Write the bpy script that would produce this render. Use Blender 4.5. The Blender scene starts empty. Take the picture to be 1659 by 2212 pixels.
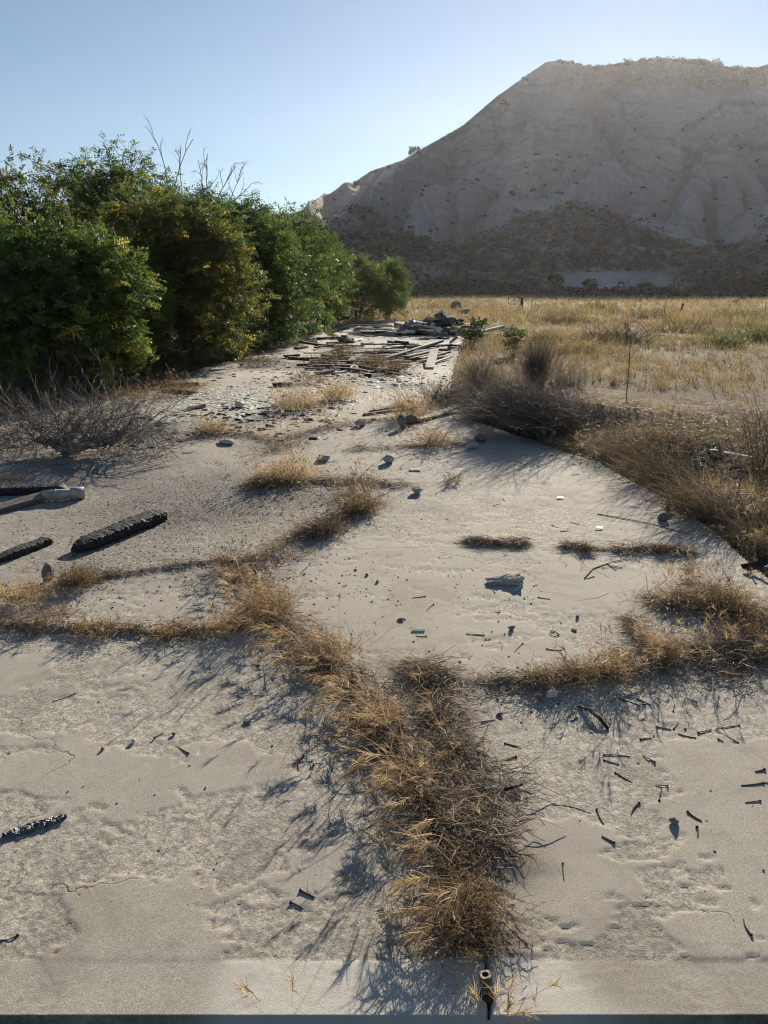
import bpy, bmesh, math, random
import numpy as np
from mathutils import Vector, Matrix, Quaternion

random.seed(7)
RNG = np.random.default_rng(11)
sc = bpy.context.scene
COL = sc.collection

# ------------------------------------------------------------------ camera
CAMH = 1.6
F = 1662.0                      # focal length in units of a 1659-wide frame
CX, CY, HORY = 829.5, 1106.0, 624.0
TH = math.atan((CY - HORY) / F)
CT, ST = math.cos(TH), math.sin(TH)
cam_data = bpy.data.cameras.new('camera')
cam = bpy.data.objects.new('camera', cam_data)
COL.objects.link(cam)
cam.location = (0, 0, CAMH)
cam.rotation_euler = (math.radians(90) - TH, 0, 0)
cam_data.sensor_fit = 'HORIZONTAL'
cam_data.sensor_width = 36.0
cam_data.lens = 36.0 * F / 1659.0
cam_data.clip_start = 0.05
cam_data.clip_end = 6000
sc.camera = cam

# ------------------------------------------------------------------ sky and sun
SUN_AZ, SUN_EL = math.radians(16.0), math.radians(17.0)   # azimuth right of +Y
SUND = Vector((math.sin(SUN_AZ) * math.cos(SUN_EL), math.cos(SUN_AZ) * math.cos(SUN_EL), math.sin(SUN_EL)))
world = bpy.data.worlds.new('World')
sc.world = world
world.use_nodes = True
wn = world.node_tree
wn.nodes.clear()
wo = wn.nodes.new('ShaderNodeOutputWorld')
wb = wn.nodes.new('ShaderNodeBackground')
ws = wn.nodes.new('ShaderNodeTexSky')
ws.sky_type = 'NISHITA'
ws.sun_disc = False
ws.sun_elevation = SUN_EL
ws.sun_rotation = SUN_AZ
ws.altitude = 2500
ws.air_density = 1.25
ws.dust_density = 0.1
ws.ozone_density = 2.5
wb.inputs['Strength'].default_value = 0.05
wn.links.new(ws.outputs[0], wb.inputs['Color'])
wn.links.new(wb.outputs[0], wo.inputs['Surface'])
sd = bpy.data.lights.new('sun', 'SUN')
sd.energy = 5.0
sd.angle = math.radians(0.55)
sd.color = (1.0, 0.895, 0.755)
so = bpy.data.objects.new('sun', sd)
COL.objects.link(so)
so.rotation_euler = (-SUND).to_track_quat('-Z', 'Y').to_euler()
so.location = (30, 100, 60)

sc.view_settings.view_transform = 'Standard'
sc.view_settings.look = 'None'
sc.view_settings.exposure = 1.02
sc.view_settings.gamma = 1.0
sc.view_settings.use_curve_mapping = False
sc.render.engine = 'CYCLES'
sc.cycles.use_denoising = True
sc.cycles.denoiser = 'OPENIMAGEDENOISE'
sc.cycles.denoising_prefilter = 'NONE'
sc.cycles.denoising_input_passes = 'RGB_ALBEDO_NORMAL'
sc.cycles.max_bounces = 5
sc.cycles.diffuse_bounces = 2
sc.cycles.transmission_bounces = 4
sc.cycles.transparent_max_bounces = 4
sc.cycles.use_adaptive_sampling = False
sc.cycles.filter_width = 1.2
sc.cycles.volume_bounces = 0
sc.cycles.sample_clamp_indirect = 6
HAZE_DENSITY = 0.00007

# ------------------------------------------------------------------ geometry helpers
def P(x, y, z=0.0):
    """Point at height z seen at (x, y) of the 1659 x 2212 photograph."""
    dx, dy = (x - CX) / F, (CY - y) / F
    fw, up = CT + dy * ST, -ST + dy * CT
    t = (z - CAMH) / up
    return np.array([dx * t, fw * t, z])

def PD(x, y, d):
    """Point at ground distance d (metres along +Y) seen at (x, y)."""
    dx, dy = (x - CX) / F, (CY - y) / F
    fw, up = CT + dy * ST, -ST + dy * CT
    t = d / fw
    return np.array([dx * t, d, CAMH + up * t])

def az_el(x, y):
    dx, dy = (x - CX) / F, (CY - y) / F
    fw, up = CT + dy * ST, -ST + dy * CT
    return math.atan2(dx, fw), up / math.hypot(dx, fw)

def project(X, Y, Z):
    dep = Y * CT - (Z - CAMH) * ST
    upc = Y * ST + (Z - CAMH) * CT
    dep = np.maximum(dep, 1e-3)
    return CX + F * X / dep, CY - F * upc / dep

def _hash(ix, iy, seed):
    h = (ix.astype(np.int64) * 374761393 + iy.astype(np.int64) * 668265263 + seed * 1442695041) & 0xFFFFFFFF
    h = ((h ^ (h >> 13)) * 1274126177) & 0xFFFFFFFF
    h = (h ^ (h >> 16)) & 0xFFFFFF
    return h / float(0xFFFFFF)

def vnoise(x, y, seed=0):
    x = np.asarray(x, float); y = np.asarray(y, float)
    ix, iy = np.floor(x), np.floor(y)
    fx, fy = x - ix, y - iy
    fx = fx * fx * fx * (fx * (fx * 6 - 15) + 10); fy = fy * fy * fy * (fy * (fy * 6 - 15) + 10)
    a = _hash(ix, iy, seed); b = _hash(ix + 1, iy, seed)
    c = _hash(ix, iy + 1, seed); d = _hash(ix + 1, iy + 1, seed)
    return (a + (b - a) * fx) * (1 - fy) + (c + (d - c) * fx) * fy

def fbm(x, y, oct=4, seed=0, gain=0.5):
    s, a, t = 0.0, 1.0, 0.0
    for i in range(oct):
        s = s + a * vnoise(x * (2 ** i) + i * 17.3, y * (2 ** i) - i * 9.1, seed + i)
        t += a; a *= gain
    return s / t

def sstep(a, b, x):
    t = np.clip((x - a) / (b - a), 0, 1)
    return t * t * (3 - 2 * t)

def seg_dist(X, Y, pts):
    """Distance of points to a polyline."""
    best = np.full(np.shape(X), 1e9)
    for (x0, y0), (x1, y1) in zip(pts[:-1], pts[1:]):
        dx, dy = x1 - x0, y1 - y0
        t = np.clip(((X - x0) * dx + (Y - y0) * dy) / (dx * dx + dy * dy + 1e-12), 0, 1)
        best = np.minimum(best, np.hypot(X - x0 - t * dx, Y - y0 - t * dy))
    return best

def in_poly(X, Y, poly):
    ins = np.zeros(np.shape(X), bool)
    n = len(poly)
    for i in range(n):
        x0, y0 = poly[i]; x1, y1 = poly[(i + 1) % n]
        c = ((y0 > Y) != (y1 > Y))
        with np.errstate(divide='ignore', invalid='ignore'):
            xi = (x1 - x0) * (Y - y0) / (y1 - y0 + 1e-15) + x0
        ins ^= c & (X < xi)
    return ins

def tag(o, label=None, cat=None, group=None, kind=None):
    if label: o['label'] = label
    if cat: o['category'] = cat
    if group: o['group'] = group
    if kind: o['kind'] = kind
    return o

def link(name, me, mat=None, parent=None):
    o = bpy.data.objects.new(name, me)
    COL.objects.link(o)
    if mat is not None and me is not None and not me.materials: me.materials.append(mat)
    if parent is not None: o.parent = parent
    return o

def empty(name, loc):
    o = bpy.data.objects.new(name, None)
    COL.objects.link(o)
    o.location = Vector([float(v) for v in loc])
    o.empty_display_size = 0.1
    return o

def mesh_np(name, V, Fs, mat=None, parent=None, attrs=None, smooth=False, data_only=False):
    V = np.asarray(V, np.float32).reshape(-1, 3)
    if not isinstance(Fs, (list, tuple)): Fs = [Fs]
    Fs = [np.asarray(f, np.int32) for f in Fs if len(f)]
    me = bpy.data.meshes.new(name)
    me.vertices.add(len(V)); me.vertices.foreach_set('co', V.ravel())
    loops = np.concatenate([f.ravel() for f in Fs]) if Fs else np.zeros(0, np.int32)
    tot = np.concatenate([np.full(len(f), f.shape[1], np.int32) for f in Fs]) if Fs else np.zeros(0, np.int32)
    start = np.concatenate([[0], np.cumsum(tot)[:-1]]).astype(np.int32)
    me.loops.add(len(loops)); me.loops.foreach_set('vertex_index', loops.astype(np.int32))
    me.polygons.add(len(tot)); me.polygons.foreach_set('loop_start', start)
    me.polygons.foreach_set('loop_total', tot)
    if smooth: me.polygons.foreach_set('use_smooth', np.ones(len(tot), bool))
    for k, a in (attrs or {}).items():
        at = me.attributes.new(k, 'FLOAT', 'POINT')
        at.data.foreach_set('value', np.asarray(a, np.float32).ravel())
    me.update(calc_edges=True)
    if mat is not None: me.materials.append(mat)
    if data_only: return me
    return link(name, me, None, parent)

class Acc:
    """Collects strands and faces, then links them as one mesh object."""
    def __init__(s): s.V = []; s.F3 = []; s.F4 = []; s.var = []; s.n = 0
    def add(s, V, F, var=0.5):
        V = np.asarray(V, float).reshape(-1, 3); F = np.asarray(F, int)
        s.V.append(V)
        (s.F3 if F.shape[1] == 3 else s.F4).append(F + s.n)
        s.var.append(np.broadcast_to(np.asarray(var, float).ravel() if np.ndim(var) else var, (len(V),)))
        s.n += len(V)
    def build(s, name, mat, parent=None, origin=None, smooth=False):
        V = np.concatenate(s.V)
        if origin is not None: V = V - np.asarray(origin)
        Fs = []
        if s.F3: Fs.append(np.concatenate(s.F3))
        if s.F4: Fs.append(np.concatenate(s.F4))
        o = mesh_np(name, V, Fs, mat, parent, {'var': np.concatenate(s.var)}, smooth)
        if origin is not None and parent is None: o.location = Vector([float(v) for v in origin])
        return o

def unit(v): return v / (np.linalg.norm(v, axis=-1, keepdims=True) + 1e-12)

def grow(base, d0, L, K, droop=0.0, wob=0.0, zmin=0.004):
    """Strand points (N, K+1, 3) grown from base along d0."""
    N = len(base)
    L = np.broadcast_to(L, (N,))[:, None]; droop = np.broadcast_to(droop, (N,))[:, None]
    pts = np.zeros((N, K + 1, 3)); pts[:, 0] = base
    d = unit(np.asarray(d0, float))
    for i in range(K):
        pts[:, i + 1] = pts[:, i] + d * L / K
        if zmin is not None:
            low = pts[:, i + 1, 2] < zmin
            pts[low, i + 1, 2] = zmin
        d = unit(d + np.array([0, 0, -1.0]) * droop / K + RNG.normal(0, 1, (N, 3)) * wob / K)
    return pts

def ribbons(pts, w, taper=0.25):
    """Flat strips along strands; returns V, F(quads)."""
    N, K1, _ = pts.shape
    w = np.broadcast_to(w, (N,))[:, None, None]
    tan = unit(np.gradient(pts, axis=1))
    rv = RNG.normal(0, 1, (N, 1, 3))
    side = unit(np.cross(tan, np.broadcast_to(rv, tan.shape)))
    ww = w * np.linspace(1, taper, K1)[None, :, None] * 0.5
    V = np.stack([pts - side * ww, pts + side * ww], 2)          # N, K1, 2, 3
    idx = np.arange(N * K1 * 2).reshape(N, K1, 2)
    Fq = np.stack([idx[:, :-1, 0], idx[:, :-1, 1], idx[:, 1:, 1], idx[:, 1:, 0]], -1).reshape(-1, 4)
    return V.reshape(-1, 3), Fq

def tubes(pts, r, taper=0.3, sides=3):
    N, K1, _ = pts.shape
    r = np.broadcast_to(r, (N,))[:, None, None]
    tan = unit(np.gradient(pts, axis=1))
    rv = RNG.normal(0, 1, (N, 1, 3))
    a = unit(np.cross(tan, np.broadcast_to(rv, tan.shape)))
    b = np.cross(tan, a)
    rr = r * np.linspace(1, taper, K1)[None, :, None]
    ring = [pts + (a * math.cos(t) + b * math.sin(t)) * rr for t in np.linspace(0, 2 * math.pi, sides, endpoint=False)]
    V = np.stack(ring, 2)
    idx = np.arange(N * K1 * sides).reshape(N, K1, sides)
    q = []
    for k in range(sides):
        k2 = (k + 1) % sides
        q.append(np.stack([idx[:, :-1, k], idx[:, :-1, k2], idx[:, 1:, k2], idx[:, 1:, k]], -1).reshape(-1, 4))
    return V.reshape(-1, 3), np.concatenate(q)

def rep(v, per): return np.repeat(np.asarray(v, float), per)

def rand_dirs(n, zmin=-1.0, zmax=1.0):
    z = RNG.uniform(zmin, zmax, n); a = RNG.uniform(0, 2 * math.pi, n)
    s = np.sqrt(np.maximum(0, 1 - z * z))
    return np.stack([s * np.cos(a), s * np.sin(a), z], 1)

# ------------------------------------------------------------------ materials
class NT:
    def __init__(s, name):
        s.m = bpy.data.materials.new(name); s.m.use_nodes = True
        s.t = s.m.node_tree; s.t.nodes.clear()
        s.out = s.n('ShaderNodeOutputMaterial')
    def n(s, typ, **kw):
        nd = s.t.nodes.new(typ)
        for k, v in kw.items(): setattr(nd, k, v)
        return nd
    def l(s, a, b): s.t.links.new(a, b)
    def val(s, nd, i, v):
        if hasattr(v, 'is_output') or isinstance(v, bpy.types.NodeSocket): s.l(v, nd.inputs[i])
        else: nd.inputs[i].default_value = v
    def noise(s, scale, detail=4, rough=0.55, vec=None, dist=0.0):
        nd = s.n('ShaderNodeTexNoise')
        nd.inputs['Scale'].default_value = scale; nd.inputs['Detail'].default_value = detail
        nd.inputs['Roughness'].default_value = rough; nd.inputs['Distortion'].default_value = dist
        if vec is not None: s.l(vec, nd.inputs['Vector'])
        return nd.outputs['Fac']
    def coord(s, which='Object', scale=None):
        o = s.n('ShaderNodeTexCoord').outputs[which]
        if scale is None: return o
        mp = s.n('ShaderNodeMapping'); mp.inputs['Scale'].default_value = scale
        s.l(o, mp.inputs['Vector']); return mp.outputs[0]
    def geo_pos(s, scale=None):
        o = s.n('ShaderNodeNewGeometry').outputs['Position']
        if scale is None: return o
        mp = s.n('ShaderNodeMapping'); mp.inputs['Scale'].default_value = scale
        s.l(o, mp.inputs['Vector']); return mp.outputs[0]
    def ramp(s, fac, stops):
        r = s.n('ShaderNodeValToRGB')
        el = r.color_ramp.elements
        while len(el) < len(stops): el.new(0.5)
        for e, (p, c) in zip(el, stops):
            e.position = p; e.color = (c[0], c[1], c[2], 1) if not np.isscalar(c) else (c, c, c, 1)
        s.l(fac, r.inputs['Fac']); return r.outputs['Color']
    def mix(s, fac, a, b, mode='MIX'):
        m = s.n('ShaderNodeMix', data_type='RGBA', blend_type=mode)
        for i, v in ((0, fac), (6, a), (7, b)):
            if isinstance(v, bpy.types.NodeSocket): s.l(v, m.inputs[i])
            elif np.isscalar(v): m.inputs[i].default_value = v
            else: m.inputs[i].default_value = (v[0], v[1], v[2], 1)
        return m.outputs[2]
    def math(s, op, a, b=0.0, clamp=False):
        m = s.n('ShaderNodeMath', operation=op, use_clamp=clamp)
        s.val(m, 0, a); s.val(m, 1, b); return m.outputs[0]
    def attr(s, name): return s.n('ShaderNodeAttribute', attribute_name=name).outputs['Fac']
    def bump(s, h, strength=0.5, dist=0.01, normal=None):
        b = s.n('ShaderNodeBump'); b.inputs['Distance'].default_value = dist
        s.val(b, 'Strength', strength); s.l(h, b.inputs['Height'])
        if normal is not None: s.l(normal, b.inputs['Normal'])
        return b.outputs[0]
    def principled(s, col, rough=0.8, normal=None, spec=0.3, metal=0.0, trans=0.0, ior=1.45):
        p = s.n('ShaderNodeBsdfPrincipled')
        if isinstance(col, bpy.types.NodeSocket): s.l(col, p.inputs['Base Color'])
        else: p.inputs['Base Color'].default_value = (*col, 1)
        s.val(p, 'Roughness', rough); p.inputs['Specular IOR Level'].default_value = spec
        p.inputs['Metallic'].default_value = metal; p.inputs['Transmission Weight'].default_value = trans
        p.inputs['IOR'].default_value = ior
        if normal is not None: s.l(normal, p.inputs['Normal'])
        return p.outputs[0]
    def end(s, sh): s.l(sh, s.out.inputs['Surface']); return s.m

def plant_mat(name, stops, transl=0.35, rough=0.6, spec=0.15, tcol=1.15):
    m = NT(name)
    col = m.ramp(m.attr('var'), stops)
    p = m.principled(col, rough, spec=spec)
    if transl <= 0: return m.end(p)
    t = m.n('ShaderNodeBsdfTranslucent')
    m.l(m.mix(1.0, col, (tcol, tcol * 0.98, tcol * 0.8), 'MULTIPLY'), t.inputs['Color'])
    mx = m.n('ShaderNodeMixShader'); mx.inputs[0].default_value = transl
    m.l(p, mx.inputs[1]); m.l(t.outputs[0], mx.inputs[2])
    return m.end(mx.outputs[0])

def simple_mat(name, c1, c2, scale=8, rough=0.85, bump=0.4, bscale=40, bdist=0.006, spec=0.25, coord=None, metal=0.0):
    m = NT(name)
    v = m.coord('Object', coord)
    col = m.ramp(m.noise(scale, 5, 0.6, v), [(0.3, c1), (0.7, c2)])
    nb = m.bump(m.noise(bscale, 5, 0.65, v), bump, bdist)
    return m.end(m.principled(col, rough, nb, spec, metal))

M = {}
# brome and dead grass colours
M['brome'] = plant_mat('dry_brome', [(0.0, (0.17, 0.105, 0.065)), (0.35, (0.30, 0.20, 0.12)), (0.7, (0.49, 0.36, 0.22)), (1.0, (0.70, 0.57, 0.38))], 0.32)
M['thatch'] = plant_mat('grey_thatch', [(0.0, (0.07, 0.05, 0.035)), (0.45, (0.17, 0.125, 0.085)), (0.8, (0.30, 0.24, 0.175)), (1.0, (0.50, 0.44, 0.36))], 0.2)
M['gold'] = plant_mat('golden_weed', [(0.0, (0.09, 0.06, 0.036)), (0.4, (0.18, 0.125, 0.075)), (0.75, (0.31, 0.225, 0.135)), (1.0, (0.50, 0.40, 0.26))], 0.25)
M['straw'] = plant_mat('field_straw', [(0.0, (0.14, 0.105, 0.065)), (0.3, (0.26, 0.195, 0.115)), (0.65, (0.39, 0.30, 0.17)), (1.0, (0.56, 0.46, 0.29))], 0.3)
M['forb'] = plant_mat('field_forb', [(0.0, (0.06, 0.075, 0.03)), (0.5, (0.13, 0.14, 0.055)), (1.0, (0.24, 0.22, 0.10))], 0.35)
M['twig'] = plant_mat('grey_twig', [(0.0, (0.06, 0.05, 0.042)), (0.5, (0.16, 0.135, 0.11)), (0.85, (0.27, 0.235, 0.20)), (1.0, (0.42, 0.38, 0.33))], 0.0, 0.75)
M['darktwig'] = plant_mat('dark_twig', [(0.0, (0.05, 0.043, 0.038)), (0.5, (0.14, 0.12, 0.105)), (0.85, (0.26, 0.225, 0.195)), (1.0, (0.42, 0.37, 0.32))], 0.12, 0.75)
M['browntwig'] = plant_mat('brown_twig', [(0.0, (0.085, 0.062, 0.042)), (0.5, (0.19, 0.145, 0.095)), (1.0, (0.37, 0.29, 0.19))], 0.18, 0.7)
M['leaf'] = plant_mat('locust_leaf', [(0.0, (0.042, 0.074, 0.022)), (0.45, (0.088, 0.142, 0.038)), (0.72, (0.15, 0.20, 0.052)), (0.86, (0.22, 0.24, 0.055)), (1.0, (0.40, 0.36, 0.09))], 0.42, 0.6, 0.18, 1.5)
M['leaf_dull'] = plant_mat('locust_leaf_dull', [(0.0, (0.052, 0.066, 0.024)), (0.45, (0.105, 0.128, 0.040)), (0.72, (0.17, 0.185, 0.055)), (0.86, (0.24, 0.225, 0.05)), (1.0, (0.38, 0.30, 0.07))], 0.42, 0.6, 0.18, 1.5)
M['sapling'] = plant_mat('sapling_leaf', [(0.0, (0.04, 0.07, 0.02)), (1.0, (0.09, 0.13, 0.04))], 0.3, 0.7, 0.1, 1.2)
M['chaparral'] = plant_mat('chaparral_leaf', [(0.0, (0.010, 0.016, 0.010)), (0.6, (0.018, 0.026, 0.017)), (1.0, (0.032, 0.042, 0.027))], 0.0, 0.9, 0.05)
M['bark'] = simple_mat('bark', (0.06, 0.045, 0.035), (0.15, 0.12, 0.095), 10, 0.9, 0.8, 30, 0.01)
M['deadwood'] = simple_mat('dead_wood', (0.10, 0.085, 0.07), (0.30, 0.265, 0.22), 14, 0.85, 0.8, 40, 0.008)
M['petal'] = simple_mat('white_petal', (0.75, 0.74, 0.70), (0.85, 0.84, 0.80), 20, 0.6, 0.1)

def mat_concrete():
    m = NT('weathered_concrete')
    p = m.geo_pos()
    sp, dirt, soot = m.attr('spall'), m.attr('dirt'), m.attr('soot')
    big = m.noise(0.8, 5, 0.65, p)
    mid = m.noise(6.0, 4, 0.7, p)
    col = m.ramp(big, [(0.30, (0.30, 0.272, 0.225)), (0.70, (0.46, 0.42, 0.345))])
    col = m.mix(0.5, col, m.ramp(mid, [(0.28, (0.26, 0.235, 0.195)), (0.72, (0.56, 0.515, 0.43))]))
    gr = m.noise(240, 3, 0.85, p)
    col = m.mix(0.6, col, m.ramp(gr, [(0.35, (0.11, 0.098, 0.08)), (0.44, (0.34, 0.308, 0.252)), (0.56, (0.44, 0.40, 0.33)), (0.67, (0.74, 0.69, 0.59))]))
    # broken faces: exposed aggregate of pale and dark stones
    dn = m.n('ShaderNodeTexNoise'); dn.inputs['Scale'].default_value = 70; dn.inputs['Detail'].default_value = 2; m.l(p, dn.inputs['Vector'])
    ds = m.n('ShaderNodeVectorMath', operation='SCALE'); ds.inputs['Scale'].default_value = 0.028; m.l(dn.outputs['Color'], ds.inputs[0])
    dp = m.n('ShaderNodeVectorMath', operation='ADD'); m.l(p, dp.inputs[0]); m.l(ds.outputs[0], dp.inputs[1])
    def vor(scale):
        v = m.n('ShaderNodeTexVoronoi'); v.inputs['Scale'].default_value = scale; m.l(dp.outputs[0], v.inputs['Vector']); return v
    v1, v2 = vor(105.0), vor(48.0)
    bw = m.n('ShaderNodeRGBToBW'); m.l(v1.outputs['Color'], bw.inputs[0])
    bw2 = m.n('ShaderNodeRGBToBW'); m.l(v2.outputs['Color'], bw2.inputs[0])
    agg = m.ramp(bw.outputs[0], [(0.22, (0.24, 0.213, 0.175)), (0.42, (0.43, 0.39, 0.318)), (0.6, (0.53, 0.485, 0.398)), (0.8, (0.70, 0.65, 0.55))])
    agg = m.mix(0.35, agg, m.ramp(bw2.outputs[0], [(0.25, (0.30, 0.27, 0.22)), (0.75, (0.72, 0.67, 0.57))]))
    col = m.mix(m.math('MULTIPLY', sp, 0.8), col, agg)
    st = m.ramp(m.noise(2.1, 5, 0.72, p, 0.7), [(0.50, 0.0), (0.62, 1.0)])
    col = m.mix(m.math('MULTIPLY', st, 0.42), col, (0.235, 0.205, 0.165))
    pit = m.ramp(m.noise(55, 3, 0.6, p), [(0.69, 0.0), (0.73, 1.0)])
    col = m.mix(m.math('MULTIPLY', pit, 0.7), col, (0.10, 0.088, 0.07))
    # hairline cracks: thin broken lines
    wv = m.n('ShaderNodeVectorMath', operation='ADD'); wn_ = m.n('ShaderNodeTexNoise'); wn_.inputs['Scale'].default_value = 3.2; wn_.inputs['Detail'].default_value = 6
    m.l(p, wn_.inputs['Vector']); sc_ = m.n('ShaderNodeVectorMath', operation='SCALE'); sc_.inputs['Scale'].default_value = 0.42
    m.l(wn_.outputs['Color'], sc_.inputs[0]); m.l(p, wv.inputs[0]); m.l(sc_.outputs[0], wv.inputs[1])
    ve = m.n('ShaderNodeTexVoronoi', feature='DISTANCE_TO_EDGE'); ve.inputs['Scale'].default_value = 0.85; m.l(wv.outputs[0], ve.inputs['Vector'])
    hair = m.ramp(ve.outputs['Distance'], [(0.0016, 1.0), (0.0036, 0.0)])
    hm = m.math('MULTIPLY', hair, m.ramp(m.noise(1.3, 3, 0.5, p), [(0.53, 0.0), (0.60, 1.0)]), True)
    cr = m.math('MAXIMUM', hm, m.math('MULTIPLY', m.attr('crack'), 0.6))
    col = m.mix(m.math('MULTIPLY', cr, 0.65), col, (0.06, 0.05, 0.042))
    # soot: grey film, then a speckle of black bits
    col = m.mix(m.math('MULTIPLY', soot, 0.62, True), col, (0.15, 0.138, 0.122))
    sk = m.noise(42, 4, 0.75, p)
    sf = m.math('MULTIPLY', m.math('MULTIPLY', soot, 1.2, True), m.ramp(sk, [(0.42, 0.0), (0.56, 1.0)]), True)
    col = m.mix(sf, col, (0.06, 0.055, 0.05))
    dk = m.ramp(m.noise(55, 4, 0.7, p), [(0.35, (0.05, 0.038, 0.027)), (0.65, (0.16, 0.12, 0.082))])
    dm = m.math('MULTIPLY', dirt, m.ramp(m.noise(24, 5, 0.7, p), [(0.3, 0.45), (0.6, 1.0)]), True)
    col = m.mix(dm, col, dk)
    col = m.mix(m.math('MULTIPLY', m.attr('pale'), 0.6), col, (0.64, 0.61, 0.53))
    n0 = m.bump(cr, 0.6, -0.004)
    rg = m.math('ADD', m.math('MULTIPLY', bw2.outputs[0], 0.8), m.math('MULTIPLY', m.noise(85, 6, 0.78, p), 1.1))
    n1 = m.bump(rg, m.math('MULTIPLY', sp, 0.95), 0.0095, n0)
    n2 = m.bump(m.noise(520, 2, 0.8, p), 0.6, 0.0022, n1)
    return m.end(m.principled(col, 0.9, n2, 0.2))
M['concrete'] = mat_concrete()
M['chunk'] = simple_mat('broken_concrete', (0.34, 0.31, 0.265), (0.56, 0.52, 0.45), 18, 0.92, 0.9, 60, 0.008)

def mat_ground():
    m = NT('field_soil')
    p = m.geo_pos()
    patch = m.noise(0.07, 5, 0.6, p)
    fine = m.noise(2.5, 6, 0.7, p)
    col = m.ramp(patch, [(0.32, (0.155, 0.118, 0.078)), (0.5, (0.245, 0.19, 0.115)), (0.66, (0.36, 0.285, 0.165))])
    col = m.mix(0.45, col, m.ramp(fine, [(0.3, (0.095, 0.072, 0.05)), (0.7, (0.33, 0.26, 0.155))]))
    gm = m.ramp(m.noise(0.11, 4, 0.6, m.geo_pos((1, 1.7, 1))), [(0.52, 0.0), (0.68, 1.0)])
    col = m.mix(m.math('MULTIPLY', gm, 0.5), col, (0.17, 0.17, 0.085))
    li = m.noise(28, 5, 0.75, p)
    col = m.mix(0.4, col, m.ramp(li, [(0.35, (0.10, 0.075, 0.05)), (0.65, (0.36, 0.28, 0.18))]))
    near = m.attr('litter')
    col = m.mix(near, col, m.ramp(li, [(0.35, (0.07, 0.052, 0.038)), (0.65, (0.24, 0.18, 0.12))]))
    nb = m.bump(m.noise(14, 6, 0.7, p), 0.8, 0.06)
    nb = m.bump(li, 0.7, 0.02, nb)
    return m.end(m.principled(col, 0.95, nb, 0.1))
M['ground'] = mat_ground()

def mat_hill():
    m = NT('badland_slope')
    p = m.geo_pos()
    warp = m.noise(0.012, 4, 0.6, p)
    sx = m.n('ShaderNodeSeparateXYZ'); m.l(p, sx.inputs[0])
    zz = m.math('ADD', sx.outputs['Z'], m.math('MULTIPLY', warp, 60.0))
    cv = m.n('ShaderNodeCombineXYZ'); m.l(zz, cv.inputs[2])
    strata = m.noise(0.30, 5, 0.75, cv.outputs[0])
    col = m.ramp(m.noise(0.02, 5, 0.6, p), [(0.3, (0.36, 0.325, 0.295)), (0.7, (0.47, 0.43, 0.395))])
    col = m.mix(0.6, col, m.ramp(strata, [(0.38, (0.20, 0.175, 0.155)), (0.47, (0.40, 0.365, 0.335)), (0.62, (0.60, 0.555, 0.515))]))
    rills = m.noise(0.35, 6, 0.75, m.geo_pos((1.0, 0.35, 0.5)))
    col = m.mix(0.35, col, m.ramp(rills, [(0.35, (0.22, 0.185, 0.155)), (0.6, (0.46, 0.41, 0.36))]))
    sh = m.attr('shrub')
    dots = m.ramp(m.noise(0.28, 5, 0.7, p), [(0.36, 0.5), (0.54, 1.0)])
    col = m.mix(m.math('MULTIPLY', sh, dots, True), col, (0.042, 0.045, 0.036))
    nb = m.bump(rills, 0.6, 1.4)
    nb = m.bump(strata, 0.9, 3.2, nb)
    return m.end(m.principled(col, 0.95, nb, 0.05))
M['hill'] = mat_hill()

def mat_wood(name, c1, c2, c3, rough=0.85):
    m = NT(name)
    v = m.coord('Object', (1.2, 22, 22))
    g = m.noise(2.6, 6, 0.65, v, 0.5)
    col = m.ramp(g, [(0.28, c1), (0.5, c2), (0.74, c3)])
    blot = m.noise(3.0, 4, 0.6, m.coord('Object'))
    col = m.mix(m.ramp(blot, [(0.5, 0.0), (0.75, 0.6)]), col, c1)
    return m.end(m.principled(col, rough, m.bump(g, 0.8, 0.004), 0.25))
M['wood_grey'] = mat_wood('weathered_wood', (0.075, 0.062, 0.052), (0.16, 0.14, 0.12), (0.29, 0.26, 0.225))
M['wood_pale'] = mat_wood('bleached_wood', (0.28, 0.245, 0.20), (0.45, 0.41, 0.345), (0.60, 0.56, 0.49))
M['wood_brown'] = mat_wood('old_brown_wood', (0.06, 0.042, 0.03), (0.135, 0.098, 0.07), (0.24, 0.185, 0.135))
M['wood_char'] = mat_wood('scorched_wood', (0.011, 0.010, 0.010), (0.025, 0.023, 0.022), (0.06, 0.055, 0.05), 0.7)

def mat_char():
    m = NT('charcoal')
    v = m.coord('Object')
    g = m.noise(60, 5, 0.7, v)
    col = m.ramp(g, [(0.3, (0.008, 0.008, 0.009)), (0.58, (0.03, 0.029, 0.029)), (0.74, (0.13, 0.125, 0.12))])
    return m.end(m.principled(col, m.ramp(g, [(0.3, 0.85), (0.7, 0.6)]), m.bump(g, 0.8, 0.006), 0.35))
M['char'] = mat_char()
M['tar'] = simple_mat('glinting_char', (0.02, 0.021, 0.024), (0.14, 0.145, 0.155), 60, 0.22, 0.9, 110, 0.006, 0.8, None, 0.35)
M['rust'] = simple_mat('rusty_iron', (0.030, 0.019, 0.014), (0.085, 0.045, 0.028), 60, 0.75, 0.6, 120, 0.002, 0.35, None, 0.3)
M['iron'] = simple_mat('dull_iron', (0.07, 0.062, 0.055), (0.17, 0.145, 0.12), 70, 0.6, 0.6, 140, 0.002, 0.4, None, 0.5)
M['metal'] = simple_mat('galvanised_sheet', (0.22, 0.235, 0.25), (0.40, 0.42, 0.44), 6, 0.45, 0.3, 12, 0.01, 0.5, None, 0.5)
M['panel'] = simple_mat('white_wallboard', (0.46, 0.44, 0.40), (0.68, 0.66, 0.60), 7, 0.8, 0.3, 18, 0.006)
M['pipe'] = simple_mat('stained_pipe', (0.23, 0.20, 0.17), (0.48, 0.44, 0.38), 16, 0.65, 0.3, 40, 0.003)
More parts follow.
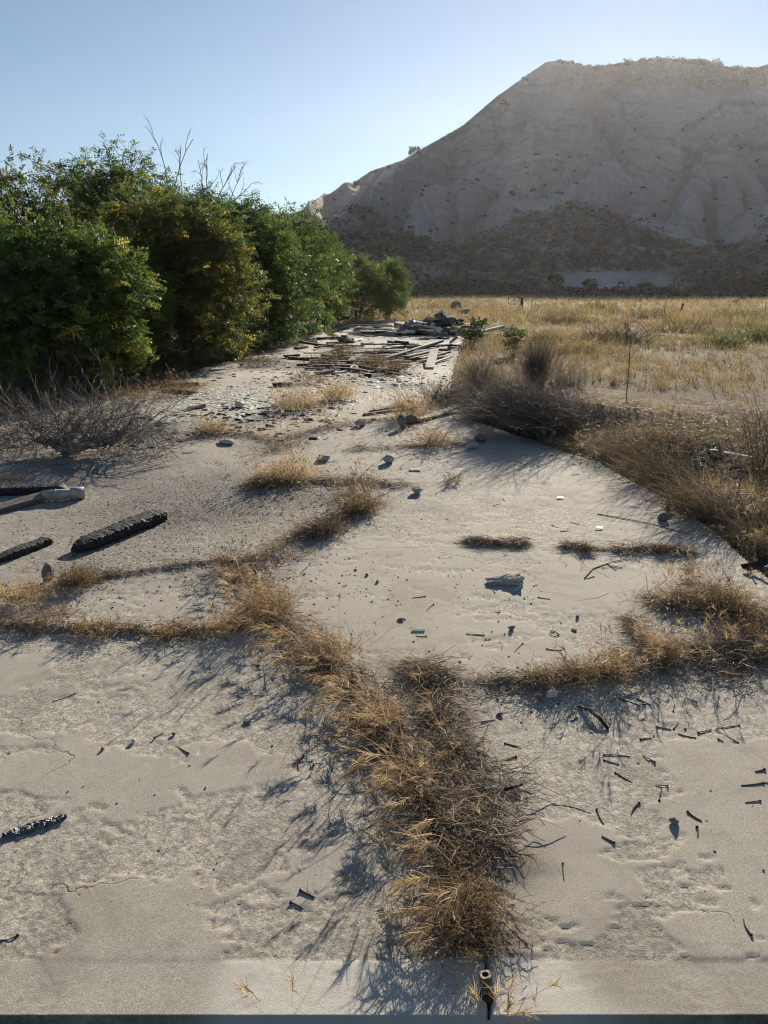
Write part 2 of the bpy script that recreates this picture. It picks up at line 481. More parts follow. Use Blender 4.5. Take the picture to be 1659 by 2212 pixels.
M['stone_grey'] = simple_mat('grey_stone', (0.28, 0.255, 0.22), (0.48, 0.445, 0.39), 22, 0.9, 0.6, 60, 0.006)
M['stone_dark'] = simple_mat('dark_stone', (0.13, 0.12, 0.105), (0.27, 0.25, 0.22), 22, 0.9, 0.6, 60, 0.006)
M['stone_brown'] = simple_mat('brown_stone', (0.15, 0.105, 0.075), (0.28, 0.205, 0.15), 25, 0.9, 0.5, 60, 0.006)
M['stone_white'] = simple_mat('white_stone', (0.5, 0.47, 0.41), (0.72, 0.69, 0.62), 25, 0.85, 0.4, 60, 0.004)
M['ceramic'] = simple_mat('white_ceramic', (0.68, 0.67, 0.62), (0.80, 0.79, 0.75), 10, 0.25, 0.05, 20, 0.002, 0.5)
M['flake'] = simple_mat('pale_green_plaster', (0.44, 0.47, 0.40), (0.66, 0.68, 0.60), 9, 0.85, 0.2)
def mat_glass():
    m = NT('sea_green_glass')
    return m.end(m.principled((0.72, 0.86, 0.80), 0.08, None, 0.5, 0, 0.75, 1.5))
M['glass'] = mat_glass()

# ================================================================== THE SETTING
def XY(*pts): return [tuple(P(x, y)[:2]) for x, y in pts]

# traced centre lines of the joints and of the weeds that follow them
JM = XY((1056, 2212), (1052, 2080), (1000, 1930), (920, 1760), (800, 1560), (690, 1425), (590, 1310), (556, 1250),
        (590, 1200), (690, 1140), (790, 1082), (800, 1046), (660, 1015), (615, 975), (660, 935), (800, 912), (940, 890), (962, 800), (990, 720))
STRIPS = {
    'main': XY((1030, 2030), (1010, 1960), (950, 1800), (880, 1650), (800, 1530), (690, 1430), (600, 1330), (560, 1270), (545, 1230)),
    'side': XY((1085, 1860), (1030, 1760), (985, 1650), (965, 1550), (945, 1480), (880, 1440)),
    'bend': XY((545, 1235), (600, 1190), (690, 1140), (760, 1112), (800, 1085)),
    'left': XY((-60, 1345), (120, 1362), (250, 1365), (400, 1370), (540, 1350)),
    'leftb': XY((-60, 1290), (120, 1268), (220, 1250), (350, 1228), (450, 1215), (545, 1212)),
    'right': XY((900, 1462), (1000, 1472), (1130, 1472), (1250, 1464), (1380, 1450)),
    'righte': XY((1370, 1445), (1480, 1425), (1560, 1420), (1700, 1425)),
    'ringa': XY((1352, 1335), (1375, 1372), (1430, 1402), (1500, 1410), (1600, 1395)),
    'ringb': XY((1440, 1320), (1490, 1285), (1550, 1290), (1610, 1335), (1690, 1360)),
    'mid': XY((1215, 1182), (1300, 1188), (1400, 1186), (1495, 1196)),
    'pad': XY((1005, 1172), (1070, 1176), (1140, 1174)),
    'cross': XY((540, 1048), (660, 1040), (780, 1046), (880, 1046)),
    'back': XY((600, 975), (640, 945), (700, 925), (790, 912), (890, 902), (945, 892)),
    'backl': XY((415, 935), (490, 938), (560, 945), (610, 960)),
    'backr': XY((765, 972), (860, 966), (930, 964), (1010, 958)),
    'rear': XY((585, 880), (650, 878), (740, 868)),
    'edge': XY((1160, 955), (1250, 965), (1310, 1000)),
}
e0, e1 = P(1545, 1150)[:2], P(1640, 1235)[:2]
ed = (e1 - e0) / np.linalg.norm(e1 - e0)
ec = e1 + ed * (e1[1] - 1.365) / abs(ed[1])
YL = P(0, 900)[1]
SLAB = [(-9, 1.365), (ec[0], 1.365), tuple(e1), tuple(e0)] + XY((1450, 1085), (1290, 1000), (1150, 952), (1015, 905), (968, 860), (978, 800), (1000, 735), (985, 702),
        (800, 690), (700, 712), (640, 742), (420, 800), (300, 850), (0, 900)) + [(-9, YL)]
def in_slab(X, Y): return in_poly(X, Y, SLAB)

SOOT = [(430, 1060, 1.15, 0.55), (560, 1090, 0.75, 0.35), (300, 1130, 0.7, 0.4), (250, 1010, 0.9, 0.4), (640, 960, 0.8, 0.35), (150, 1230, 0.5, 0.3), (420, 1215, 0.5, 0.25), (330, 930, 1.0, 0.5)]

CRACKS = [(XY((590, 1187), (800, 1186), (1010, 1182), (1230, 1186)), .009), (XY((840, 1043), (1050, 1042), (1260, 1046), (1400, 1060)), .012)]
def slab_fields(X, Y):
    """Relief and wear of the concrete at plan positions."""
    wx = X + 0.10 * (fbm(X * 3, Y * 3, 3, 5) - 0.5); wy = Y + 0.10 * (fbm(X * 3, Y * 3, 3, 9) - 0.5)
    n = 0.84 * fbm(wx * 1.7, wy * 2.6, 6, 21, 0.66) + 0.16 * fbm(wx * 16.0, wy * 26, 3, 23, 0.64)
    sm = fbm(X * 0.55, Y * 0.75, 3, 33)
    # where the photograph shows flaking: near panels, right panel most
    bias = 0.02 * sstep(0.3, 0.8, X) - 0.035 * np.exp(-(((X - 0.75) / 0.8) ** 2 + ((Y - 4.6) / 1.0) ** 2)) - 0.05 * (Y > 8)
    th = 0.508 - bias - 0.20 * (sm - 0.5)
    spall = sstep(th, th + 0.005, n)
    inner = fbm(X * 38, Y * 55, 4, 41, 0.65) - 0.5
    mid = fbm(X * 12, Y * 16, 3, 45, 0.6) - 0.5
    wxx, wyy = X * 62 + 1.6 * (fbm(X * 45, Y * 45, 2, 48) - 0.5), Y * 92 + 1.6 * (fbm(X * 45, Y * 45, 2, 49) - 0.5)
    chip = _hash(np.floor(wxx), np.floor(wyy), 47) - 0.5
    chip2 = _hash(np.floor(wxx * 0.37 + 3), np.floor(wyy * 0.40), 57) - 0.5
    fade = np.clip(4.5 / np.maximum(Y, 1), 0.35, 1)
    h = -0.0030 * spall + spall * fade * (inner * 0.0020 + chip * 0.0018 + mid * 0.0012) + (1 - spall) * inner * 0.0004
    h += 0.006 * (fbm(X * 0.8, Y * 0.8, 2, 51) - 0.5)
    crack = np.zeros_like(X)
    for pl, wdt in CRACKS:
        d = seg_dist(X, Y, pl)
        f = np.exp(-(d / wdt) ** 2); crack = np.maximum(crack, f); 
    # trowelled edge band and the low step behind it
    band = sstep(1.535, 1.52, Y + 0.006 * (fbm(X * 6, Y * 0, 2, 3) - 0.5))
    h = h * (1 - 0.75 * band) - 0.002 * band
    spall = spall * (1 - 0.8 * band)
    # joints
    jx = np.interp(Y, [p[1] for p in JM], [p[0] for p in JM])
    dm = np.abs(X - jx - 0.012 * (fbm(Y * 30, X * 0, 2, 8) - 0.5))
    h -= 0.03 * np.exp(-(dm / 0.0045) ** 2) * (Y < 3.2)
    dirt = np.zeros_like(X); soot = np.zeros_like(X)
    wd = {'main': .17, 'side': .15, 'bend': .14, 'left': .06, 'leftb': .06, 'right': .09, 'righte': .13, 'ringa': .07, 'ringb': .15, 'mid': .07, 'pad': .06, 'cross': .14, 'back': .2, 'backl': .16, 'backr': .15, 'rear': .2, 'edge': .3}
    ed_n = 0.7 + 0.7 * fbm(X * 9, Y * 9, 3, 61)
    for k, pl in STRIPS.items():
        d = seg_dist(X, Y, pl)
        f = np.exp(-(d / (wd[k] * 0.8 * ed_n)) ** 2)
        dirt = np.maximum(dirt, f)
        h += 0.016 * f * f
    ul = 1.0
    for (px, py, rr, a) in SOOT:
        c = P(px, py)
        soot += a * np.exp(-(((X - c[0]) / (rr * 1.1)) ** 2 + ((Y - c[1]) / (rr * 0.8)) ** 2)) * (0.5 + fbm(X * 2.2, Y * 2.2, 4, 71))
    far = sstep(11.0, 14.0, Y)
    soot += 0.8 * far * sstep(0.50, 0.62, fbm(X * 0.5, Y * 0.42, 4, 81))
    dirt = np.maximum(dirt, 0.85 * sstep(0.5, 0.0, seg_dist(X, Y, SLAB[10:] )) * (Y > 7) * (X < 2.0))
    pale = band * sstep(0.42, 0.6, fbm(X * 1.3 + 3, Y * 2, 3, 91)) + 0.55 * sstep(9.0, 16, Y) * sstep(0.45, 0.6, fbm(X * 0.6, Y * 0.5, 3, 95))  # pale trowelled band; far concrete also paled, bright sunlight put into its colour
    dirt = np.maximum(dirt, (0.45 + 0.6 * fbm(X * 7, Y * 0, 3, 63)) * (Y < 1.3728))
    h -= 0.25 * (Y < 1.372)
    return h, spall, np.clip(dirt, 0, 1), np.clip(soot, 0, 1), np.clip(pale, 0, 1), crack

def slab_z(x, y): return float(slab_fields(np.array([x]), np.array([y]))[0][0])

def build_pavement():
    ys = [1.365, 1.3725]
    while ys[-1] < 42:
        y = ys[-1]
        ys.append(y + y * (0.0049 if y < 5.5 else 0.0049 + 0.011 * min(1, (y - 5.5) / 6)))
    ys = np.array(ys)
    s = np.linspace(-1, 1, 620)
    Yg = np.repeat(ys[:, None], len(s), 1)
    Xg = s[None, :] * (1.15 + 0.62 * Yg)
    h, spall, dirt, soot, pale, crack = slab_fields(Xg, Yg)
    nr, nc = Xg.shape
    idx = np.arange(nr * nc).reshape(nr, nc)
    quads = np.stack([idx[:-1, :-1], idx[:-1, 1:], idx[1:, 1:], idx[1:, :-1]], -1).reshape(-1, 4)
    V = np.stack([Xg, Yg, h], -1).reshape(-1, 3)
    cx = V[quads, 0].mean(1); cy = V[quads, 1].mean(1)
    keep = in_slab(cx, cy)
    jx = np.interp(cy, [p[1] for p in JM], [p[0] for p in JM])
    right = cx > jx
    def ycut(pts, x): pts = sorted(pts); return np.interp(x, [p[0] for p in pts], [p[1] for p in pts])
    L1 = XY((-300, 1345), (0, 1348), (540, 1350)); L2 = XY((-300, 1260), (0, 1262), (545, 1212)); L3 = XY((-200, 940), (415, 935), (620, 940))
    R1 = XY((700, 1462), (1380, 1452), (1900, 1430)); R2 = XY((600, 1186), (1500, 1192), (1800, 1196)); R3 = XY((600, 1044), (1500, 1046)); R4 = XY((600, 960), (1300, 958))
    reg = np.where(right, 10 + (cy > ycut(R1, cx)) + (cy > ycut(R2, cx)) + (cy > ycut(R3, cx)) + (cy > ycut(R4, cx)),
                   (cy > ycut(L1, cx)).astype(int) + (cy > ycut(L2, cx)) + (cy > ycut(L3, cx)))
    # the bed of compacted soil below, which shows in the open joints
    bed = mesh_np('pavement', np.array([(-9, 1.5, -0.06), (7, 1.5, -0.06), (3, 38, -0.06), (-4, 38, -0.06)]), np.array([[0, 1, 2, 3]]), M['ground'], None, {'litter': np.ones(4)})
    bed['kind'] = 'structure'
    at = {'crack': crack, 'spall': spall, 'dirt': dirt, 'soot': soot, 'pale': pale}
    for r in sorted(set(reg[keep])):
        q = quads[keep & (reg == r)]
        if len(q) < 30: continue
        u, inv = np.unique(q, return_inverse=True)
        mesh_np('concrete_panel', V[u], inv.reshape(-1, 4), M['concrete'], bed, {k: a.ravel()[u] for k, a in at.items()}, False)
build_pavement()

# ------------------------------------------------------------------ ground
MOUNDS = [(1520, 960, 0.9, 0.22), (1300, 900, 0.8, 0.15), (1110, 885, 0.5, 0.22), (1190, 900, 0.45, 0.16), (1600, 900, 1.2, 0.15), (1600, 1080, 0.6, 0.10), (1560, 1000, 0.5, 0.08)]
def ground_h(X, Y):
    r = np.hypot(X, Y)
    h = -0.06 + 0.16 * (fbm(X * 0.9, Y * 0.9, 4, 101) - 0.5) * np.clip(r / 8, 0.3, 1) + 0.5 * (fbm(X * 0.05, Y * 0.05, 3, 105) - 0.5) * sstep(15, 80, r)
    h += 0.09 * (fbm(X * 5, Y * 5, 3, 107) - 0.5)
    for (px, py, w, a) in MOUNDS:
        c = P(px, py)
        h += a * np.exp(-(((X - c[0]) / w) ** 2 + ((Y - c[1]) / w) ** 2))
    s = in_slab(X, Y)
    d = seg_dist(X, Y, SLAB + [SLAB[0]])
    h = np.where(s, -0.12, np.where(d < 0.25, np.minimum(h, -0.02 + (h + 0.02) * d / 0.25), h))
    h = np.where(Y < 1.37, -0.3, h)
    return h

def build_ground():
    az = np.unique(np.concatenate([np.linspace(-0.75, 0.75, 230), np.linspace(0.75, 2 * math.pi - 0.75, 70)]))
    rs = [1.0]
    while rs[-1] < 1100: rs.append(rs[-1] * (1.024 if rs[-1] < 40 else 1.04))
    rs = np.array(rs)
    A, R = np.meshgrid(az, rs)
    X, Y = R * np.sin(A), R * np.cos(A)
    H = ground_h(X, Y)
    nr, nc = X.shape
    idx = np.arange(nr * nc).reshape(nr, nc)
    q = np.stack([idx[:-1, :-1], idx[1:, :-1], idx[1:, 1:], idx[:-1, 1:]], -1).reshape(-1, 4)
    q = np.concatenate([q, np.stack([idx[:-1, -1], idx[1:, -1], idx[1:, 0], idx[:-1, 0]], -1)])
    d = seg_dist(X, Y, SLAB + [SLAB[0]])
    c = P(1500, 950)
    litter = np.maximum(0.9 * np.exp(-(d / 1.2) ** 2), 0.9 * np.exp(-(np.hypot(X - c[0], Y - c[1]) / 1.8) ** 2)) * (R < 60)
    litter = np.maximum(litter, sstep(-0.9, -2.0, X + 0.14 * (Y - 6)) * (Y > 5) * (R < 45))
    o = mesh_np('ground', np.stack([X, Y, H], -1).reshape(-1, 3), q[:, ::-1], M['ground'], None, {'litter': litter}, True)
    o['kind'] = 'structure'
build_ground()
def gz(x, y): return float(ground_h(np.array([float(x)]), np.array([float(y)]))[0])
def top_z(x, y):
    x = float(x); y = float(y)
    return slab_z(x, y) if bool(in_slab(np.array([x]), np.array([y]))[0]) else gz(x, y)
def G(px, py):
    """Surface point (slab or soil) seen at a photograph position."""
    p = P(px, py)
    if bool(in_slab(p[:1], p[1:2])[0]): return P(px, py, slab_z(p[0], p[1]))
    for _ in range(3): p = P(px, py, gz(p[0], p[1]))
    return p

# ------------------------------------------------------------------ hill
RIDGE = [(-1400, 330, 620), (-700, 360, 640), (-300, 360, 640), (0, 412, 620), (60, 450, 600), (150, 478, 560), (400, 478, 480), (600, 466, 420), (640, 458, 415), (665, 449, 415), (705, 436, 425), (760, 397, 445), (800, 369, 460), (870, 345, 485), (900, 326, 500),
         (1000, 270, 545), (1070, 210, 590), (1140, 160, 625), (1180, 133, 640), (1215, 129, 650), (1280, 146, 665), (1340, 136, 690), (1430, 124, 720), (1500, 131, 735), (1560, 141, 745), (1600, 148, 750), (1659, 156, 755), (1900, 190, 760), (2300, 250, 760), (3200, 300, 760)]
CREST = [(-1400, 560, 320), (0, 545, 320), (400, 520, 300), (620, 478, 300), (700, 474, 300), (760, 446, 305), (800, 452, 300), (850, 492, 290), (930, 517, 285), (1000, 521, 285), (1080, 492, 285), (1140, 462, 290), (1240, 430, 300), (1290, 452, 300), (1400, 494, 290),
         (1500, 522, 285), (1560, 524, 285), (1620, 497, 290), (1659, 474, 295), (1800, 440, 300), (2300, 470, 300), (3200, 520, 300)]
def table(T):
    a = [az_el(u, y) for u, y, r in T]
    return np.array([v[0] for v in a]), np.array([v[1] for v in a]), np.array([r for _, _, r in T], float)
RA, RE, RR = table(RIDGE); CA, CE, CR = table(CREST)
def c2(pts): return [(663.6 + 0.6 * x, 66.4 + 0.6 * y) for x, y in pts]
CREASES = [(c2(p), w, d) for p, w, d in [
    ([(1050, 190), (1130, 260), (1140, 320), (1200, 360), (1290, 390), (1360, 430), (1430, 460), (1460, 520), (1465, 600), (1470, 700)], 34, 9),
    ([(1800, 290), (1659, 268), (1500, 258), (1420, 320), (1310, 385)], 30, 8),
    ([(1800, 450), (1659, 428), (1560, 398), (1480, 420), (1440, 452)], 28, 6),
    ([(1800, 470), (1659, 510), (1560, 565), (1470, 600)], 26, 5),
    ([(960, 265), (880, 330), (700, 400), (590, 520), (500, 650), (470, 740)], 30, 9),
    ([(1130, 335), (1000, 400), (850, 500), (700, 600), (600, 700)], 28, 8.5),
    ([(1060, 290), (900, 290), (760, 350), (640, 385)], 22, 7),
    ([(860, 150), (750, 235), (620, 335), (480, 450), (350, 570), (300, 680)], 28, 8),
    ([(1290, 430), (1180, 465), (1080, 520), (1000, 620)], 26, 8),
    ([(1400, 480), (1280, 560), (1100, 572), (1000, 640)], 24, 8),
    ([(1300, 640), (1180, 650), (1060, 680)], 20, 3.5),
    ([(560, 345), (430, 425), (330, 520), (200, 600), (100, 690)], 24, 7),
    ([(1000, 180), (860, 250), (720, 300)], 22, 4),
    ([(1250, 300), (1180, 290), (1140, 300)], 18, 4),
    ([(1620, 600), (1560, 660), (1480, 720)], 20, 4),
    ([(760, 470), (640, 560), (560, 680)], 18, 3.5),
]]
R0 = 186.0
def hill_h(X, Y, detail=True):
    az = np.arctan2(X, Y); r = np.hypot(X, Y)
    e2 = np.interp(az, RA, RE); r2 = np.interp(az, RA, RR)
    e1 = np.interp(az, CA, CE); r1 = np.interp(az, CA, CR)
    z2 = CAMH + e2 * r2; z1 = CAMH + e1 * r1
    r0 = R0 + 10 * np.sin(az * 9) + 14 * (fbm(az * 14, az * 0, 2, 201) - 0.5)
    s = np.clip((r - r0) / (r1 - r0), -0.2, 1)
    front = np.where(s > 0, z1 * (s ** 1.25), s * 20) - 0.6
    t = np.clip((r - r1) / (r2 - r1), 0, 1)
    main = z1 * (1 - 0.10 * np.exp(-((t - 0.05) / 0.05) ** 2)) * (1 - t) + z2 * t + (z2 - z1) * 0.10 * np.sin(math.pi * t) * (t - 0.35)
    z = np.where(r < r1, front, main)
    z = np.where(r > r2, z2 - (r - r2) * 0.5, z)
    u, v = project(X, Y, z)
    wgt = sstep(0.0, 0.10, t) * sstep(1.0, 0.90, t)
    uw = u + 26 * (fbm(u / 70, v / 70, 3, 211) - 0.5); vw = v + 26 * (fbm(u / 70, v / 70, 3, 213) - 0.5)
    for pl, w, d in CREASES:
        dd = seg_dist(uw, vw, pl)
        z = z - 3.9 * d * (1 - np.sqrt(np.clip(dd / (w * 1.7), 0, 1))) * wgt
    if detail:
        # rills that run down the slope, and foothill lumps
        sw = sstep(1120, 1420, uw + 120 * (fbm(u / 90, v / 90, 2, 227) - 0.5))
        for ca_, sd_, k_ in ((0.62, 221, 1 - sw), (-0.30, 251, sw)):
            q = uw * ca_ + 0.8 * vw; al = -0.8 * uw + ca_ * vw
            rid = np.abs(fbm(q / 34, al / 150, 4, sd_, 0.45) - 0.5) * 2
            z = z + wgt * k_ * (21.0 * np.sqrt(np.maximum(rid, 1e-4)) - 10.5)
        z = z + 1.6 * wgt * (fbm(X / 9, Y / 14, 4, 225) - 0.5)
        fw = sstep(0.0, 0.25, s) * (1 - sstep(0.0, 0.12, t)) 
        z = z + fw * (11 * np.sqrt(np.abs(fbm(X / 42, Y / 42, 4, 231) - 0.5) * 2) - 5.2) * sstep(1.02, 0.75, s)
        z = z + fw * 2.0 * (fbm(X / 9, Y / 9, 4, 235) - 0.5)
    return z

def shrubbiness(u, v, s_front):
    """How much brush covers the slope at a photograph position (foothills, gullies, summit)."""
    crest = np.interp(u, [c[0] for c in CREST], [c[1] for c in CREST])
    f = sstep(-6, 14, v - crest + 22 * (fbm(u / 40, v / 40, 3, 301) - 0.5))
    pale1 = np.exp(-(((u - 1330) / 150) ** 2 + ((v - 606) / 24) ** 2) ** 2)
    pale2 = np.exp(-(((u - 930) / 55) ** 2 + ((v - 590) / 20) ** 2)) * 0.6
    pale3 = np.exp(-(((u - 1640) / 60) ** 2 + ((v - 505) / 16) ** 2)) * 0.8
    pale4 = np.exp(-(((u - 730) / 50) ** 2 + ((v - 475) / 16) ** 2)) * 0.8
    f = f * (1 - np.clip(pale1 * 1.2 + pale2 + pale3 + pale4, 0, 1))
    top = sstep(1180, 1290, u) * sstep(205 + 0.03 * (u - 1300), 165, v + 30 * (fbm(u / 60, v / 30, 3, 305) - 0.5))
    lef = 0.5 * np.exp(-(np.abs(v - np.interp(u, [r[0] for r in RIDGE], [r[1] for r in RIDGE])) / 16) ** 2) * (u < 1120)
    gul = np.zeros_like(u)
    for pl, w, d in (CREASES[1], CREASES[2], CREASES[0]):
        gul = np.maximum(gul, 0.45 * np.exp(-(seg_dist(u, v, pl) / 7) ** 2))
    return np.clip(np.maximum.reduce([f, 0.75 * top, lef, gul]), 0, 1)

def build_hill():
    az = np.unique(np.concatenate([np.linspace(-1.15, -0.12, 90), np.linspace(-0.12, 0.56, 430), np.linspace(0.56, 1.15, 50)]))
    r = np.concatenate([np.linspace(160, 310, 90)[:-1], np.linspace(310, 780, 140), np.linspace(785, 1090, 14)])
    A, R = np.meshgrid(az, r)
    X, Y = R * np.sin(A), R * np.cos(A)
    Z = hill_h(X, Y)
    nr, nc = X.shape
    idx = np.arange(nr * nc).reshape(nr, nc)
    q = np.stack([idx[:-1, :-1], idx[:-1, 1:], idx[1:, 1:], idx[1:, :-1]], -1).reshape(-1, 4)
    u, v = project(X, Y, Z)
    sh = shrubbiness(u, v, R)
    o = mesh_np('hill', np.stack([X, Y, Z], -1).reshape(-1, 3), q, M['hill'], None, {'shrub': sh}, True)
    o['kind'] = 'structure'
build_hill()

def hit_hill(px, py):
    """Where sight lines through photograph positions meet the hill."""
    px = np.asarray(px, float); py = np.asarray(py, float)
    dx, dy = (px - CX) / F, (CY - py) / F
    fw, up = CT + dy * ST, -ST + dy * CT
    hh = np.hypot(dx, fw); dx, fw, up = dx / hh, fw / hh, up / hh
    t = np.concatenate([np.linspace(185, 330, 200), np.linspace(331, 780, 300)])
    X = dx[:, None] * t; Y = fw[:, None] * t; Z = CAMH + up[:, None] * t
    below = Z < hill_h(X, Y)
    ok = below.any(1); k = below.argmax(1)
    i = np.arange(len(px))
    return np.stack([X[i, k], Y[i, k], Z[i, k]], 1), ok

# ================================================================== TREES
def frond_leaves(base, d, L, nl, lw, droop):
    """Pinnate locust leaves: N fronds, each with nl leaflet quads and a thin stalk."""
    N = len(base)
    K = 4
    pts = grow(base, d, L, K, droop, 0.12, None)
    tan = unit(np.gradient(pts, axis=1))
    up = unit(RNG.normal(0, 0.55, (N, 3)) + np.array([0, 0, 1.0]))
    V = []; n_ = nl
    t = np.linspace(0.18, 1.0, n_)
    seg = np.minimum((t * K).astype(int), K - 1); f = t * K - seg
    C = pts[:, seg] * (1 - f)[None, :, None] + pts[:, np.minimum(seg + 1, K)] * f[None, :, None]
    T = tan[:, seg]
    side = unit(np.cross(T, up[:, None, :]))
    sgn = np.where(np.arange(n_) % 2 == 0, 1.0, -1.0)[None, :, None]
    axis = unit(side * sgn + T * 0.45 + RNG.normal(0, 0.22, (N, n_, 3)))
    ll = (lw * RNG.uniform(0.8, 1.2, (N, n_, 1)))
    wv = unit(np.cross(axis, up[:, None, :] + RNG.normal(0, 0.25, (N, n_, 3)))) * ll * 0.24
    a = C; b = C + axis * ll * 0.5 + wv; c = C + axis * ll; e = C + axis * ll * 0.5 - wv
    V = np.stack([a, b, c, e], 2).reshape(-1, 3)
    Fq = np.arange(len(V)).reshape(-1, 4)
    return V, Fq, n_ * 4

def limb_chain(p0, d0, L, r0, K, wob, up=0.0):
    return grow(np.array([p0]), np.array([d0]), L, K, -up, wob, None), r0

def make_tree(base, H, rx, ry, label, shoots, per, leaflets, llen, flen, mat='leaf', yellow=(0.03, 0.0), low=0.08, lean=(0, 0), seed=0, top_loose=0.3, width_low=0.97, fill=1.0):
    global RNG
    RNG = np.random.default_rng(1000 + seed)
    per = max(8, int(per * 0.85)); llen = llen * 1.07
    root = empty('locust_tree', base)
    tag(root, label, 'tree', 'locust trees in the row along the slab')
    wood = Acc()
    nst = 4
    stems = []
    for i in range(nst):
        a = RNG.uniform(0, 6.28)
        d = np.array([math.cos(a) * 0.35 * rx / H * 2, math.sin(a) * 0.35 * ry / H * 2, 1.0])
        b0 = np.array([RNG.normal(0, 0.12 * rx), RNG.normal(0, 0.12 * ry), -0.1])
        pts = grow(np.array([b0]), np.array([d]), H * RNG.uniform(0.75, 0.95), 8, -0.1, 0.5, None)
        V, Fq = tubes(pts, RNG.uniform(0.03, 0.055) * H / 4, 0.2, 6); wood.add(V, Fq)
        stems.append(pts[0])
    stems = np.array(stems)
    # crown envelope: uneven lobes
    nl = 22
    lob = rand_dirs(nl, -0.2, 1.0); lobr = RNG.uniform(0.66, 1.22, nl)
    def env(dirs):
        w = np.exp(11 * (dirs @ lob.T - 1)); return (w * lobr).sum(1) / w.sum(1) 
    # shoots start inside the crown and push outward
    dirs = rand_dirs(shoots, -0.55, 1.0)
    rad = env(dirs) * RNG.uniform(0.25, 1.0, shoots) ** 0.42
    cz = H * 0.5
    E = dirs * rad[:, None]
    zf = E[:, 2]
    wid = np.where(zf < 0, 1.0 - (1 - width_low) * np.minimum(1, -zf * 1.6), 1.0)
    tip = np.stack([E[:, 0] * rx * wid + lean[0] * (zf + .5), E[:, 1] * ry * wid + lean[1] * (zf + .5), cz + zf * H * np.where(zf > 0, 0.5, 0.5 / 0.55 * 0.98)], 1)
    tip[:, 2] = np.maximum(tip[:, 2], low)
    out = unit(np.stack([E[:, 0], E[:, 1], 0.5 * E[:, 2] + 0.35], 1) + RNG.normal(0, 0.35, (shoots, 3)))
    sl = (RNG.uniform(0.45, 0.95, shoots) + 0.55 * (RNG.uniform(0, 1, shoots) < 0.14)) * min(1.0, H / 4.2)
    sp = grow(tip - out * sl[:, None] * 0.75, out, sl, 4, RNG.uniform(-0.2, 0.7, shoots), 0.35, 0.03)
    V, Fq = tubes(sp, 0.006 * H / 4, 0.35, 3); wood.add(V, Fq)
    # limbs joining stems to a share of the shoots
    nb = min(shoots, 90)
    for i in RNG.choice(shoots, nb, replace=False):
        s = stems[RNG.integers(nst)]; k = RNG.integers(1, 7)
        a, b = s[k], sp[i, 0]
        mid = (a + b) / 2 + RNG.normal(0, 0.08, 3) + np.array([0, 0, 0.06])
        V, Fq = tubes(np.array([[a, (a + mid) / 2, mid, (mid + b) / 2, b]]), 0.014 * H / 4, 0.35, 4); wood.add(V, Fq)
    wo_ = wood.build('trunk', M['bark'], root)
    # fronds along the shoots
    t = RNG.uniform(0.1, 1.0, (shoots, per)); seg = np.minimum((t * 4).astype(int), 3); f = (t * 4 - seg)[..., None]
    ii = np.arange(shoots)[:, None]
    fb = (sp[ii, seg] * (1 - f) + sp[ii, seg + 1] * f).reshape(-1, 3)
    ft = unit(np.gradient(sp, axis=1))[ii, seg].reshape(-1, 3)
    fd = unit(ft * 0.55 + rand_dirs(len(fb), -0.35, 0.8))
    V, Fq, pv = frond_leaves(fb, fd, flen * RNG.uniform(0.7, 1.2, len(fb)), leaflets, llen, RNG.uniform(0.2, 1.1, len(fb)))
    # colour: per shoot tone, some shoots turned yellow, more of them low on the crown
    hz = np.clip(tip[:, 2] / H, 0, 1)
    py = yellow[0] + yellow[1] * np.clip(1 - hz * 1.5, 0, 1) * np.clip(0.6 + 0.8 * dirs[:, 0], 0, 1.4)
    isy = RNG.uniform(0, 1, shoots) < py * 0.7
    tone = np.where(isy, RNG.uniform(0.74, 1.0, shoots), np.clip(RNG.normal(0.40 if seed == 1 else 0.30, 0.14, shoots), 0.03, 0.68))
    var = np.clip(np.repeat(tone, per) + RNG.normal(0, 0.07, len(fb)), 0, 1)
    crown = Acc(); crown.add(V, Fq, np.repeat(var, pv))
    # small leaves deep inside the crown
    nf = int(1500 * fill)
    d2 = rand_dirs(nf, -0.55, 1.0); r2 = env(d2) * RNG.uniform(0.1, 0.85, nf)
    z2 = d2[:, 2] * r2
    c = np.stack([d2[:, 0] * r2 * rx * 0.95 + lean[0] * (z2 + .5), d2[:, 1] * r2 * ry * 0.95 + lean[1] * (z2 + .5), np.maximum(low, cz + z2 * H * np.where(z2 > 0, 0.5, 0.89))], 1)
    a = unit(RNG.normal(0, 1, (nf, 3))); b = unit(np.cross(a, RNG.normal(0, 1, (nf, 3))))
    sz = RNG.uniform(0.06, 0.15, (nf, 1)) * H / 4
    V = np.stack([c - a * sz, c + b * sz * 0.45, c + a * sz, c - b * sz * 0.45], 1).reshape(-1, 3)
    crown.add(V, np.arange(len(V)).reshape(-1, 4), np.repeat(np.clip(RNG.normal(0.3, 0.12, nf), 0, 0.6), 4))
    crown.build('crown', M[mat], root)
    return root

def dirt_base(px, d):
    x = PD(px, 640, d)[0]
    return np.array([x, d, gz(x, d)])

